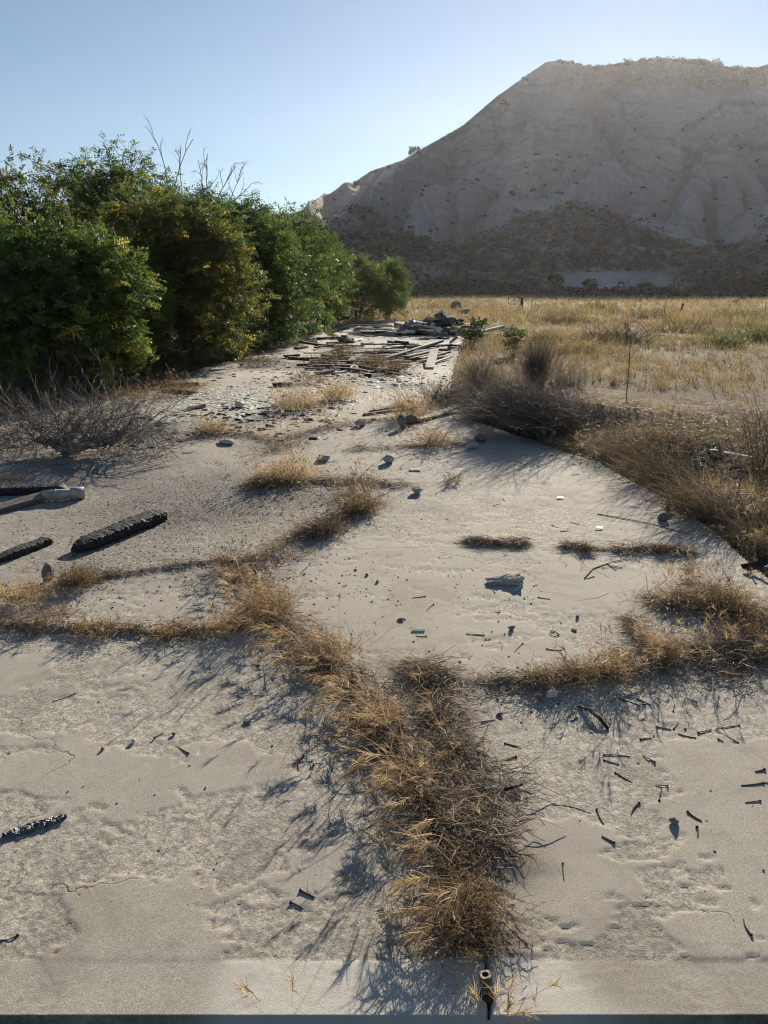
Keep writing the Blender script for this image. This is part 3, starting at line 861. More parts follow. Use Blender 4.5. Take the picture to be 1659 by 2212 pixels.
TREES = [  # px, distance, top y, rx, ry, label, shoots, per, leaflets, leaflet m, frond m, mat, yellow, extra
    (130, 12.7, 452, 1.62, 1.6, 'nearest bright green locust tree with yellowing low branches, behind the dead shrub', 560, 13, 13, 0.058, 0.24, 'leaf', (0.03, 0.40), dict(seed=1)),
    (390, 17.2, 395, 1.80, 1.8, 'olive green locust tree with yellow leaves, second in front along the slab edge', 560, 13, 11, 0.066, 0.26, 'leaf_dull', (0.10, 0.38), dict(seed=2)),
    (70, 17.6, 345, 2.0, 1.8, 'sparse brownish olive locust tree at far left with ragged top', 360, 11, 11, 0.066, 0.25, 'leaf_dull', (0.10, 0.12), dict(seed=3, fill=.35)),
    (285, 21.5, 318, 2.1, 2.0, 'tallest locust tree with a leaning pointed crown tip', 520, 12, 9, 0.075, 0.28, 'leaf', (0.05, 0.1), dict(seed=4, lean=(-0.5, 0))),
    (-95, 13.6, 262, 1.05, 1.2, 'locust tree cut off by the left edge, one twig reaching in', 240, 12, 13, 0.045, 0.22, 'leaf', (0.02, 0.1), dict(seed=5)),
    (415, 25.5, 362, 2.1, 2.0, 'dark green locust tree with bare dead branches rising above it', 430, 12, 8, 0.085, 0.30, 'leaf', (0.01, 0.03), dict(seed=6)),
    (540, 22.3, 415, 1.75, 2.0, 'broad dark green locust tree whose skirt reaches the slab', 540, 13, 9, 0.078, 0.30, 'leaf', (0.02, 0.10), dict(seed=7)),
    (625, 27.0, 446, 1.75, 2.1, 'rounded green locust tree fifth along the slab edge', 420, 12, 8, 0.090, 0.32, 'leaf', (0.02, 0.06), dict(seed=8)),
    (690, 33.5, 503, 1.8, 2.2, 'lower green locust tree near the scattered boards', 340, 11, 7, 0.085, 0.32, 'leaf', (0.03, 0.06), dict(seed=9)),
    (765, 39.5, 537, 1.9, 2.0, 'small olive locust tree just left of the lone round tree', 260, 11, 6, 0.10, 0.34, 'leaf_dull', (0.04, 0.05), dict(seed=10)),
    (838, 42.5, 553, 1.42, 1.5, 'lone dark round locust tree at the far end of the row', 300, 11, 6, 0.095, 0.34, 'leaf', (0.0, 0.02), dict(seed=12, width_low=0.95)),
    (262, 15.0, 520, 1.15, 1.2, 'low locust thicket between the nearest tree and the olive one', 240, 12, 11, 0.060, 0.24, 'leaf', (0.05, 0.2), dict(seed=14, fill=.6)),
    (468, 19.6, 480, 1.30, 1.4, 'green locust growth between the olive tree and the broad dark one', 260, 12, 9, 0.070, 0.27, 'leaf', (0.03, 0.1), dict(seed=15, fill=.6)),
    (592, 24.6, 470, 1.45, 1.6, 'green locust growth right of the broad dark tree', 260, 12, 8, 0.082, 0.3, 'leaf', (0.02, 0.05), dict(seed=16, fill=.6)),
    (200, 27.5, 392, 2.2, 2.0, 'shaded locust tree filling the gap behind the front row', 260, 11, 8, 0.075, 0.28, 'leaf_dull', (0.03, 0.03), dict(seed=13)),
]
tree_objs = []
for (px, d, ty, rx, ry, lab, sh, per, nl, ll, fl, mt, yl, ex) in TREES:
    b = dirt_base(px, d)
    H = PD(px, ty, d)[2] - b[2]
    tree_objs.append(make_tree(b, H * 0.99, rx, ry, lab, sh, per, nl, ll, fl, mt, yl, **ex))
RNG = np.random.default_rng(77)

def branch_tree(acc, p, d, L, r, depth, K=5, wob=0.55, split=(2, 3), up=0.25, shrink=0.68, spread=0.6, var=0.5, zmin=None, sides=4):
    pts = grow(np.array([p]), np.array([d]), L, K, -up, wob, zmin)
    V, Fq = tubes(pts, r, 0.55 if depth else 0.25, sides if depth else 3)
    acc.add(V, Fq, np.clip(var + RNG.normal(0, 0.12), 0, 1))
    if depth == 0: return
    for _ in range(RNG.integers(split[0], split[1] + 1)):
        k = RNG.integers(2, K + 1)
        t = unit(pts[0, k] - pts[0, k - 1])
        branch_tree(acc, pts[0, k], unit(t + RNG.normal(0, spread, 3)), L * shrink * RNG.uniform(0.7, 1.2), r * 0.6, depth - 1, K, wob, split, up, shrink, spread, var, zmin, sides)

# bare dead branches that rise out of the dark tree
dd = Acc()
rt = tree_objs[5]
for (x0, y0, x1, y1, dep) in [(362, 380, 350, 288, 1), (378, 372, 400, 292, 2), (392, 372, 385, 330, 2), (450, 410, 448, 330, 2), (462, 415, 500, 345, 3), (478, 420, 545, 398, 2), (485, 430, 525, 370, 2), (440, 400, 432, 345, 1)]:
    a = PD(x0, y0 + 30, 25.5); b = PD(x1, y1, 25.5)
    L = np.linalg.norm(b - a)
    branch_tree(dd, a, unit(b - a), L, 0.016, max(dep, 2), 7, 0.8, (2, 4), 0.05, 0.45, 0.55, 0.45)
o = dd.build('dead_branch', M['twig'], None, None)
o.parent = next(c for c in rt.children if c.name.startswith('trunk')); o.matrix_parent_inverse = Matrix.Translation(-rt.location)
o['label'] = 'bare grey dead branches above the leaves'

# ================================================================== HILL SHRUBS
def shrub_mesh(n, seed, flat=0.75):
    g = np.random.default_rng(seed)
    d = g.normal(0, 1, (n, 3)); d /= np.linalg.norm(d, axis=1, keepdims=True); d[:, 2] = np.abs(d[:, 2])
    lob = g.normal(0, 1, (7, 3)); lob[:, 2] = np.abs(lob[:, 2]); lob /= np.linalg.norm(lob, axis=1, keepdims=True)
    rr = 0.72 + 0.28 * np.clip((d @ lob.T).max(1), 0, 1) ** 3
    c = d * (rr * g.uniform(0.45, 1.0, n) ** 0.5)[:, None] * np.array([1, 1, flat * 1.3])
    a = g.normal(0, 1, (n, 3)); a /= np.linalg.norm(a, axis=1, keepdims=True)
    b = np.cross(a, g.normal(0, 1, (n, 3))); b /= np.linalg.norm(b, axis=1, keepdims=True)
    s = g.uniform(0.12, 0.26, (n, 1))
    V = np.stack([c - a * s, c + b * s * 0.6, c + a * s, c - b * s * 0.6], 1).reshape(-1, 3)
    return V, np.arange(len(V)).reshape(-1, 4), np.repeat(g.uniform(0, 1, n), 4)

shrub_meshes = []
for k in range(5):
    V, Fq, va = shrub_mesh(110, 500 + k)
    shrub_meshes.append(mesh_np('hill_shrub', V, Fq, M['chaparral'], None, {'var': va}, False, True))

def add_shrub(p, r, lab, grp, flat=1.0, cat='shrub'):
    o = link('hill_shrub', shrub_meshes[RNG.integers(5)])
    o.location = Vector([float(v) for v in p]); s = float(r)
    o.location.z -= 0.15 * s
    o.scale = (s, s, s * flat); o.rotation_euler = (0, 0, RNG.uniform(0, 6.28))
    tag(o, lab, cat, grp)

# shrubs along the skyline
sky = [(896, 324, 4.2, 1.3), (842, 356, 2.2, 1), (880, 346, 1.8, 1), (812, 366, 2.0, 1), (770, 392, 2.4, 1), (1132, 168, 3.4, 1), (1088, 218, 4.2, .9), (968, 286, 1.5, 1), (1012, 262, 1.2, 1), (738, 412, 1.4, 1), (905, 330, 1.5, 1), (860, 352, 1.6, 1), (790, 378, 1.8, .9), (722, 426, 1.3, 1)]
P3, ok = hit_hill([s[0] for s in sky], [s[1] + 7 for s in sky])
for (x, y, r, fl), p, k in zip(sky, P3, ok):
    if k:
        lab = {0: 'lone round tree standing on the left skyline of the hill', 6: 'pale wide bush high on the left shoulder of the hill'}.get(sky.index((x, y, r, fl)), 'small dark shrub on the descending left skyline of the hill')
        add_shrub(p, r, lab, None if 'lone' in lab or 'pale' in lab else 'shrubs on the left skyline of the hill', fl)
xs = np.concatenate([RNG.uniform(1185, 1300, 6), RNG.uniform(1275, 1659, 62)])
ys = np.interp(xs, [r[0] for r in RIDGE], [r[1] for r in RIDGE]) + RNG.uniform(4, 9, len(xs))
P3, ok = hit_hill(xs, ys)
for p, k in zip(P3, ok):
    if k: add_shrub(p, RNG.uniform(2.2, 4.6), 'dark shrub along the summit ridge line of the hill', 'shrubs on the summit ridge', RNG.uniform(0.7, 1.1))
# dots on the bare slope
xs = np.concatenate([RNG.uniform(760, 1250, 60), RNG.uniform(1100, 1300, 26), RNG.uniform(1250, 1650, 40)])
ys = np.concatenate([RNG.uniform(390, 500, 60), RNG.uniform(330, 430, 26), RNG.uniform(250, 500, 40)])
cr = np.interp(xs, [c[0] for c in CREST], [c[1] for c in CREST])
P3, ok = hit_hill(xs, ys)
for p, k, y, c in zip(P3, ok, ys, cr):
    if k and y < c - 6: add_shrub(p, RNG.uniform(0.8, 1.9), 'tiny dark shrub dotted on the bare pale hillside', 'shrubs dotted over the bare slope', 0.8)
# clear single shrubs and low trees at the foot of the hill
foot = [(1200, 606, 3.0), (1200, 626, 2.8), (1272, 613, 2.5), (1390, 622, 2.6), (1095, 622, 3.0), (1640, 618, 4.2), (1618, 622, 3.2), (1580, 628, 3.0), (1545, 632, 2.4), (1500, 630, 2.6), (1440, 630, 2.2), (1060, 630, 2.6), (1020, 628, 3.2), (930, 622, 3.4), (960, 612, 4.0), (990, 620, 4.4), (1030, 612, 4.0), (905, 628, 3.0), (1240, 634, 1.8), (1345, 634, 1.8), (1470, 634, 1.8)]
P3, ok = hit_hill([f[0] for f in foot], [f[1] + 4 for f in foot])
for (x, y, r), p, k in zip(foot, P3, ok):
    if not k: continue
    lab = {1200: 'round dark shrub, one of two stacked on the pale bank at the hill foot', 1272: 'single round dark shrub alone on the pale bank at the hill foot', 1640: 'large round bush at the right end of the hill foot'}.get(x, 'dark bush in the thicket at the hill foot behind the lone round tree' if x < 1100 else ('low dark bush right of the pale bank at the hill foot' if x > 1350 else 'small dark bush at the base of the pale bank'))
    add_shrub(p, r, lab, None if 'single' in lab or 'large' in lab else ('two shrubs on the pale bank' if 'stacked' in lab else 'hill foot bushes: ' + lab), 0.95)
# the brush that covers foothills and summit as one mass
acc = Acc()
N = 9500
az = RNG.uniform(-0.75, 0.75, N); rr = np.where(RNG.uniform(0, 1, N) < 0.82, RNG.uniform(177, 335, N), RNG.uniform(560, 760, N))
X, Y = rr * np.sin(az), rr * np.cos(az); Z = np.maximum(hill_h(X, Y), ground_h(X, Y))
u, v = project(X, Y, Z)
keep = RNG.uniform(0, 1, N) < shrubbiness(u, v, rr) * 0.85
X, Y, Z, rr = X[keep], Y[keep], Z[keep], rr[keep]
sm = [shrub_mesh(15, 900 + k, 0.7) for k in range(6)]
for k in range(6):
    sel = np.arange(len(X)) % 6 == k
    V, Fq, va = sm[k]
    V = V * np.array([1.25, 1.25, 1.1])
    n = sel.sum(); S = RNG.uniform(1.0, 2.7, n) ** 1.0 * np.where(rr[sel] > 500, 1.25, 1.0); a = RNG.uniform(0, 6.28, n)
    VV = np.stack([(V[None, :, 0] * np.cos(a)[:, None] - V[None, :, 1] * np.sin(a)[:, None]) * S[:, None] + X[sel][:, None],
                   (V[None, :, 0] * np.sin(a)[:, None] + V[None, :, 1] * np.cos(a)[:, None]) * S[:, None] + Y[sel][:, None],
                   V[None, :, 2] * S[:, None] + Z[sel][:, None] - 0.1], -1)
    FF = (Fq[None] + (np.arange(n) * len(V))[:, None, None]).reshape(-1, 4)
    acc.add(VV.reshape(-1, 3), FF, np.tile(va, n) * 0.8 + np.repeat(RNG.uniform(0, 0.2, n), len(V)))
tag(acc.build('chaparral', M['chaparral']), 'dark low brush covering the foothills and the summit of the hill', 'brush', None, 'stuff')

# ================================================================== FIELD
def field_grass():
    acc = Acc(); forb = Acc()
    # near and middle field: clumps of blades
    def clumps(n, rmin, rmax, blades, hmin, hmax, w, K, azr, green, acc_s=acc):
        az = RNG.uniform(azr[0], azr[1], n); r = np.exp(RNG.uniform(math.log(rmin), math.log(rmax), n))
        X, Y = r * np.sin(az), r * np.cos(az)
        d = seg_dist(X, Y, SLAB + [SLAB[0]])
        k = ~in_slab(X, Y) & (d > 0.05) & (Y > 2.5)
        den = fbm(X * 0.16, Y * 0.16, 3, 401)
        k &= RNG.uniform(0, 1, n) < 0.35 + 1.0 * sstep(0.35, 0.6, den)
        X, Y, r, den = X[k], Y[k], r[k], den[k]
        Z = ground_h(X, Y)
        isg = RNG.uniform(0, 1, len(X)) < green * sstep(0.45, 0.62, fbm(X * 0.09 + 7, Y * 0.15, 3, 405))
        for A, s in ((acc_s, ~isg), (forb, isg)):
            m = s.sum()
            if not m: continue
            b = np.repeat(np.stack([X[s], Y[s], Z[s]], 1), blades, 0)
            sc_ = np.repeat(RNG.uniform(0.6, 1.2, m), blades)
            b[:, :2] += RNG.normal(0, 0.035, (len(b), 2)) * (1 + np.repeat(r[s], blades)[:, None] * 0.03)
            dd_ = unit(np.stack([RNG.normal(0, 0.45, len(b)), RNG.normal(0, 0.45, len(b)), np.ones(len(b))], 1))
            L = RNG.uniform(hmin, hmax, len(b)) * sc_
            pts = grow(b, dd_, L, K, 0.5, 0.35, None)
            ww = w * (1 + np.repeat(r[s], blades) * 0.05)
            V, Fq = ribbons(pts, ww, 0.15)
            tone = np.repeat(np.clip(RNG.normal(0.5, 0.2, m) + 0.5 * (fbm(X[s] * 0.4, Y[s] * 0.4, 2, 409) - 0.5), 0, 1), blades)
            A.add(V, Fq, np.repeat(tone, (K + 1) * 2))
    clumps(3200, 4.5, 16, 9, 0.05, 0.17, 0.004, 2, (0.02, 0.72), 0.12)
    clumps(9000, 14, 45, 8, 0.10, 0.34, 0.006, 1, (-0.05, 0.66), 0.30)
    clumps(9000, 40, 185, 6, 0.25, 0.6, 0.012, 1, (-0.1, 0.62), 0.32)
    clumps(900, 5, 14, 9, 0.08, 0.25, 0.004, 2, (-0.75, -0.4), 0.0)
    clumps(700, 14, 40, 8, 0.12, 0.35, 0.006, 2, (-0.5, 0.0), 0.1)
    tag(acc.build('field_grass', M['straw']), 'dry straw coloured grass covering the open field on the right', 'grass', None, 'stuff')
    tag(forb.build('field_forbs', M['forb']), 'grey green low forbs scattered through the dry field', 'weeds', None, 'stuff')
field_grass()

def airy(acc, c, R, H, n, K=3, w=0.006, lean=(0, 0), spread=0.8, droop=0.2, wob=0.5, lmin=0.6, tone=0.5, zmin=None, base_r=0.15):
    """A fan of fine stems rising from one root."""
    b = np.tile(np.asarray(c, float), (n, 1)); b[:, :2] += RNG.normal(0, base_r * R, (n, 2))
    d = np.stack([RNG.normal(lean[0], spread * R / H, n), RNG.normal(lean[1], spread * R / H, n), np.abs(RNG.normal(1, 0.25, n))], 1)
    pts = grow(b, d, H * RNG.uniform(lmin, 1.1, n), K, droop, wob, zmin if zmin is not None else None)
    V, Fq = ribbons(pts, w * RNG.uniform(0.6, 1.3, n), 0.35)
    acc.add(V, Fq, np.repeat(np.clip(RNG.normal(tone, 0.2, n), 0, 1), (K + 1) * 2))
    return pts

# feathery brown bushes standing over the field behind the brush mound
for i, (px, py, R, H, n, lab, mt) in enumerate([
        (1560, 745, 1.0, 1.0, 260, 'green grey rounded bush in the field near the right edge', 'forb'),
        (1640, 735, 1.0, 1.2, 300, 'green grey bush in the field cut by the right edge', 'forb'),
        (1330, 735, 1.6, 1.2, 380, 'feathery brown bush in the field behind the white flower stalk', 'browntwig'),
        (1480, 720, 1.5, 1.1, 300, 'wide feathery tan bush in the middle of the field', 'browntwig'),
        (1220, 700, 1.6, 1.2, 300, 'feathery brown bush in the field right of the debris pile', 'browntwig'),
        (1400, 690, 1.7, 1.2, 260, 'pale brown bush farther back in the field', 'browntwig'),
        (1600, 690, 1.5, 1.3, 240, 'olive bush in the far field near the right edge', 'forb'),
        (1290, 668, 1.8, 1.2, 220, 'low olive bush in the far field below the fence line', 'forb'),
        (1180, 735, 1.1, 0.9, 300, 'golden dry bush left of the open field, behind the dead shrubs', 'straw'),
        (1250, 760, 1.0, 0.8, 300, 'golden dry bush just behind the brush mound', 'straw'),
        (960, 645, 3.0, 1.1, 300, 'green reeds in a patch at the far left of the field', 'forb'),
        (1030, 645, 3.0, 1.0, 300, 'green reeds beside the far debris pile below the hill', 'forb'),
        (700, 705, 1.3, 0.7, 260, 'brown brush heap under the far locust trees', 'browntwig')]):
    acc = Acc(); p = G(px, py); acc_n = n
    dist = p[1]
    airy(acc, p, R * 1.15, H * 0.8, int(n * 0.85), 3, 0.003 + 0.0009 * dist, spread=0.75, droop=0.3, wob=0.7, base_r=0.35)
    o = acc.build('bush', M[mt], None, p)
    tag(o, lab, 'bush')

# green saplings
def sapling(px, py, ty, lab, w):
    p = G(px, py); top = PD(px, ty, p[1]); H = top[2] - p[2]
    root = empty('sapling', p); tag(root, lab, 'sapling')
    st = Acc(); lv = Acc()
    for k in range(5):
        d = np.array([RNG.normal(0, 0.3), RNG.normal(0, 0.3), 1.0])
        pts = grow(np.array([[RNG.normal(0, .04), RNG.normal(0, .04), 0]]), d[None], H * RNG.uniform(0.6, 1.0), 6, -0.1, 0.5, None)
        V, Fq = tubes(pts, 0.012, 0.3, 4); st.add(V, Fq, 0.3)
        q = pts[0]
        nb = 17
        t = RNG.uniform(0.35, 1.0, nb) * 6; s = np.minimum(t.astype(int), 5); f = (t - s)[:, None]
        b = q[s] * (1 - f) + q[s + 1] * f
        V, Fq, pv = frond_leaves(b, rand_dirs(nb, -0.2, 0.8), w * RNG.uniform(0.6, 1.2, nb), 9, w * 0.3, 0.5)
        lv.add(V, Fq, np.repeat(RNG.uniform(0, 1, nb), pv))
    st.build('stem', M['browntwig'], root); lv.build('foliage', M['sapling'], root)
sapling(1018, 748, 682, 'bright green sapling in front of the debris pile', 0.34)
sapling(1108, 770, 688, 'thin green sapling with a bent dark stem right of the debris pile', 0.26)

# stalk with white flowers
def flower_stalk():
    p = G(1352, 862); top = PD(1335, 688, p[1])
    root = empty('flower_stalk', p); tag(root, 'tall thin stalk with small white flowers above the dry grass', 'flower')
    H = top[2] - p[2]
    path = np.array([[0, 0, 0], [0.01, 0, H * .3], [0, 0, H * .55], [-0.01, 0, H * .75], [-0.04, 0, H * .9], [top[0] - p[0] - 0.05, 0, H]])[None]
    st = Acc(); V, Fq = tubes(path, 0.009, 0.4, 5); st.add(V, Fq, 0.3)
    q = path[0]; fl = []
    for k in range(9):
        t = RNG.uniform(1.4, 4.4); s = int(t); b = q[s] * (1 - t + s) + q[s + 1] * (t - s)
        sg = RNG.choice([-1, 1, 1]); d = np.array([sg * RNG.uniform(0.5, 1), RNG.normal(0, 0.4), 0.8])
        pts = grow(b[None], d[None], RNG.uniform(0.25, 0.55) * H * 0.6, 4, -0.25, 0.25, None)
        V, Fq = tubes(pts, 0.0045, 0.4, 4); st.add(V, Fq, 0.4)
        fl += [pts[0, -1], pts[0, 3]]
    fl += [q[5], q[4], (q[4] + q[3]) / 2]
    st.build('stem', M['browntwig'], root)
    for f in fl:
        a = Acc()
        for k in range(6):
            an = k * 1.047; d = np.array([math.cos(an), -0.5, math.sin(an)]); e = np.array([-math.sin(an), 0, math.cos(an)])
            a.add(np.array([f, f + d * .014 + e * .008, f + d * .023, f + d * .014 - e * .008]), np.array([[0, 1, 2, 3]]), 0.5)
        a.build('flower', M['petal'], root)
flower_stalk()

# fence posts
def post(px, yb, yt, w, lab, grp=None, mat='wood_grey', lean=0.0):
    p = P(px, yb); p[2] = gz(p[0], p[1])
    H = PD(px, yt, p[1])[2] - p[2]
    bm = bmesh.new()
    bmesh.ops.create_cone(bm, cap_ends=True, segments=7, radius1=w, radius2=w * 0.85, depth=H + 0.3)
    for v in bm.verts:
        v.co.z += (H + 0.3) / 2 - 0.3
        v.co.x += lean * v.co.z + random.uniform(-.12, .12) * w; v.co.y += random.uniform(-.12, .12) * w
        if v.co.z > H * .9: v.co.z += random.uniform(-.06, .06) * H
    me = bpy.data.meshes.new('fence_post'); bm.to_mesh(me); bm.free()
    o = link('fence_post', me, M[mat]); o.location = Vector([float(v) for v in p])
    tag(o, lab, 'post', grp)
post(1127, 661, 641, 0.17, 'thick charred post standing in the far field', None, 'wood_char')
post(1468, 677, 655, 0.08, 'leaning dark broken post in the right field', None, 'wood_char', 0.25)
for px, yb, yt in [(927, 657, 640), (1098, 655, 641), (1110, 656, 642), (1121, 656, 642), (1148, 662, 648), (1357, 655, 641), (1382, 655, 641), (1422, 655, 640), (1450, 660, 642), (1484, 655, 641), (1541, 655, 641), (1594, 655, 641), (1573, 680, 657), (1673 - 22, 683, 655), (1288, 668, 650), (1294, 656, 642), (1203, 654, 642)]:
    post(px, yb, yt, 0.045 if yb < 670 else 0.03, 'thin weathered fence post in the far fence line', 'thin posts of the far fence', 'wood_grey', random.uniform(-.04, .04))

# ================================================================== DEAD SHRUBS AND BRUSH
def dead_shrub_left():
    p = G(150, 985)
    root = empty('dead_shrub', p)
    tag(root, 'uprooted grey dead shrub with gnarled stump lying at the slab edge below the trees', 'shrub')
    st = Acc()
    # stump: two twisted stubs
    for a, L, r in [((-0.35, -0.5, 0.35), 0.16, 0.085), ((0.9, -0.05, 0.12), 0.55, 0.06), ((0.1, 0.4, 0.9), 0.3, 0.05), ((-0.8, 0.3, 0.4), 0.4, 0.05)]:
        pts = grow(np.array([[0, 0, 0.07]]), np.array([a]), L, 8, 0.0, 0.9, 0.03)
        V, Fq = tubes(pts, r, 0.55, 9)
        V = V + RNG.normal(0, r * 0.10, V.shape); st.add(V, Fq, 0.5)
    bm_end = Acc()
    st.build('stump', M['deadwood'], root, None, False)
    br = Acc()
    for i in range(54):
        a = RNG.uniform(-0.3, math.pi + 0.3) if RNG.uniform() < 0.75 else RNG.uniform(math.pi, 2 * math.pi)
        d = np.array([math.cos(a) * 1.0, math.sin(a) * 0.65, RNG.uniform(0.15, 0.95)])
        b = np.array([RNG.uniform(-0.25, 0.45), RNG.normal(0.05, 0.07), 0.08])
        branch_tree(br, b, unit(d), RNG.uniform(0.34, 0.66), RNG.uniform(0.004, 0.008), 2, 6, 1.1, (3, 5), 0.05, 0.66, 0.55, RNG.uniform(0.3, 0.75), 0.01)
    # long pale twigs hanging over the slab to the right
    for i in range(10):
        d = np.array([RNG.uniform(0.4, 1.0), RNG.uniform(-0.5, 0.3), RNG.uniform(0.2, 0.7)])
        branch_tree(br, np.array([0.3 + RNG.uniform(0, .4), 0.0, 0.12]), unit(d), RNG.uniform(0.5, 0.85), 0.006, 1, 7, 0.8, (3, 5), -0.9, 0.45, 0.6, 0.95, 0.01)
    br.build('branch', M['twig'], root)
    tw = Acc()
    b = np.stack([RNG.uniform(-0.95, 0.95, 1500), RNG.normal(0.30, 0.32, 1500), RNG.uniform(0.0, 0.42, 1500)], 1); b[:, 2] *= np.clip(1.15 - np.abs(b[:, 0]), 0.2, 1)
    d = unit(np.stack([RNG.normal(0, 0.9, 1500), RNG.normal(0, 0.6, 1500), RNG.uniform(0.05, 1.0, 1500)], 1))
    pts = grow(b, d, RNG.uniform(0.15, 0.5, 1500), 4, 0.5, 1.0, 0.01)
    V, Fq = ribbons(pts, 0.005, 0.5); tw.add(V, Fq, np.repeat(np.clip(RNG.normal(0.62, 0.28, 1500), 0, 1), 10))
    tw.build('twigs', M['twig'], root)['kind'] = 'stuff'
dead_shrub_left()

def fan_shrub(name, px, py, W, H, n, lean, lab, mat, spread=0.5, droop=0.1, w=0.004, base_w=0.12, K=5, branchy=True, cat='shrub', wob=0.5, p=None, tone=0.45):
    p = G(px, py) if p is None else p
    root = empty(name, p); tag(root, lab, cat)
    a = Acc()
    b = np.stack([RNG.normal(0, base_w * W, n), RNG.normal(0, base_w * W, n), np.zeros(n)], 1)
    d = unit(np.stack([RNG.normal(lean[0], spread, n), RNG.normal(lean[1], spread * 0.8, n), np.abs(RNG.normal(lean[2], 0.25, n)) + 0.05], 1))
    L = H * RNG.uniform(0.5, 1.1, n)
    pts = grow(b, d, L, K, droop, wob, 0.012)
    t = np.clip(RNG.normal(tone, 0.2, n), 0, 1)
    V, Fq = tubes(pts, w * RNG.uniform(0.6, 1.2, n), 0.35, 3); a.add(V, Fq, np.repeat(t, (K + 1) * 3))
    a.build('stem', M[mat], root)
    if branchy:
        c = Acc(); m = n * 3
        i = RNG.integers(0, n, m); k = RNG.integers(2, K + 1, m)
        bb = pts[i, k]; dd_ = unit(unit(pts[i, k] - pts[i, k - 1]) + RNG.normal(0, 0.45, (m, 3)))
        q = grow(bb, dd_, L[i] * RNG.uniform(0.15, 0.4, m), 3, droop, wob, 0.012)
        V, Fq = ribbons(q, w * 0.9, 0.4); c.add(V, Fq, np.repeat(np.clip(t[i] + RNG.normal(0.05, 0.1, m), 0, 1), 8))
        c.build('twigs', M[mat], root)['kind'] = 'stuff'
    return root

# brush mound right of the slab
fan_shrub('dead_shrub', 1155, 838, 0.7, 0.8, 520, (0.05, 0, 1.0), 'upright dark grey dead bush on top of the brush mound', 'darktwig', 0.33, -0.1, 0.0035, 0.10)
fan_shrub('dead_shrub', 1035, 842, 0.8, 0.62, 260, (-0.1, 0, 0.9), 'airy grey dead bush left of the upright one on the brush mound', 'darktwig', 0.5, -0.05, 0.0034, 0.14)
fan_shrub('dead_shrub', 1175, 905, 1.1, 0.78, 900, (-0.75, -0.35, 0.42), 'dense dead shrub fallen towards the slab at the front of the brush mound', 'darktwig', 0.35, 0.55, 0.0032, 0.26, 6)
fan_shrub('dead_shrub', 1060, 880, 0.9, 0.55, 600, (0.2, -0.3, 0.5), 'tangled dark dead shrub at the left half of the brush mound', 'darktwig', 0.7, 0.8, 0.0032, 0.3, 6, True, 'shrub', 0.9)
fan_shrub('dead_shrub', 1235, 925, 0.9, 0.7, 620, (-0.7, -0.2, 0.35), 'dead shrub with combed grey stems at the right half of the brush mound', 'darktwig', 0.35, 0.6, 0.003, 0.3, 6, True, 'shrub', 0.4, None, 0.55)
fan_shrub('dead_shrub', 965, 870, 0.6, 0.42, 380, (-0.1, -0.1, 0.7), 'low brown dead shrub at the left foot of the brush mound', 'browntwig', 0.6, 0.4, 0.0032, 0.3, 5, True, 'shrub', 0.9, None, 0.3)
fan_shrub('dead_shrub', 1215, 830, 0.6, 0.5, 160, (0.15, 0.0, 0.9), 'bleached curly dead twigs at the back right of the brush mound', 'twig', 0.5, 0.5, 0.0035, 0.3, 6, True, 'shrub', 1.0, None, 0.8)
for px, py, R_, H_, n_, lab in ((1115, 905, 0.50, 0.52, 1900, 'big rounded grey tumbleweed heap in the middle of the brush mound'), (1215, 928, 0.40, 0.42, 1300, 'rounded grey tumbleweed at the right of the brush mound'), (1040, 895, 0.3, 0.34, 800, 'rounded grey tumbleweed at the left of the brush mound')):
    a = Acc(); p = G(px, py)
    d = rand_dirs(n_, -0.1, 1.0); b = d * RNG.uniform(0.2, 0.85, n_)[:, None] * np.array([R_, R_, H_]); b[:, 2] = np.maximum(b[:, 2], 0.01)
    tg = unit(np.cross(d, RNG.normal(0, 1, (n_, 3))) + 0.55 * d + np.array([-0.25, 0, 0]))
    q = grow(b, tg, RNG.uniform(0.15, 0.42, n_), 5, 0.5, 0.5, 0.01)
    V, Fq = ribbons(q, 0.0042 * RNG.uniform(0.6, 1.3, n_), 0.5); a.add(V, Fq, np.repeat(np.clip(RNG.normal(0.5, 0.25, n_), 0, 1), 12))
    o = a.build('tumbleweed', M['darktwig']); o.location = Vector([float(v) for v in p]); tag(o, lab, 'tumbleweed')
# the broom-like bushes leaning over the slab edge
for k, (px, py, H, n, lab) in enumerate([(1462, 1052, 0.58, 330, 'brown broom-like dry bush leaning over the slab at the anchor bolt'),
                                    (1560, 1118, 0.54, 330, 'brown broom-like dry bush at the slab edge right of the anchor bolt'),
                                    (1640, 1172, 0.34, 240, 'short brown dry bush at the slab edge near the rusty scrap'),
                                    (1376, 1000, 0.54, 260, 'tan dry bush at the slab edge between brush mound and anchor bolt')]):
    fan_shrub('dry_bush', px, py, 0.55, H, n, (-0.95, -0.05, 0.5), lab, 'browntwig', 0.32, 0.15, 0.0022, 0.22, 5, True, 'bush', 0.3, None, 0.55)
fan_shrub('dry_bush', 1640, 1020, 0.4, 0.75, 90, (0.05, 0, 1.0), 'tall thin brown bush at the right edge of the picture', 'browntwig', 0.25, 0.0, 0.003, 0.2)
fan_shrub('dry_bush', 1430, 960, 0.5, 0.28, 260, (-0.2, 0, 0.6), 'low orange brown bush behind the broom-like bushes', 'gold', 0.8, 0.4, 0.0024, 0.35)
fan_shrub('dry_bush', 1180, 940, 0.5, 0.16, 200, (-0.2, -0.2, 0.4), 'flat grey dead weed hanging over the slab under the brush mound', 'darktwig', 0.9, 0.8, 0.0028, 0.4)
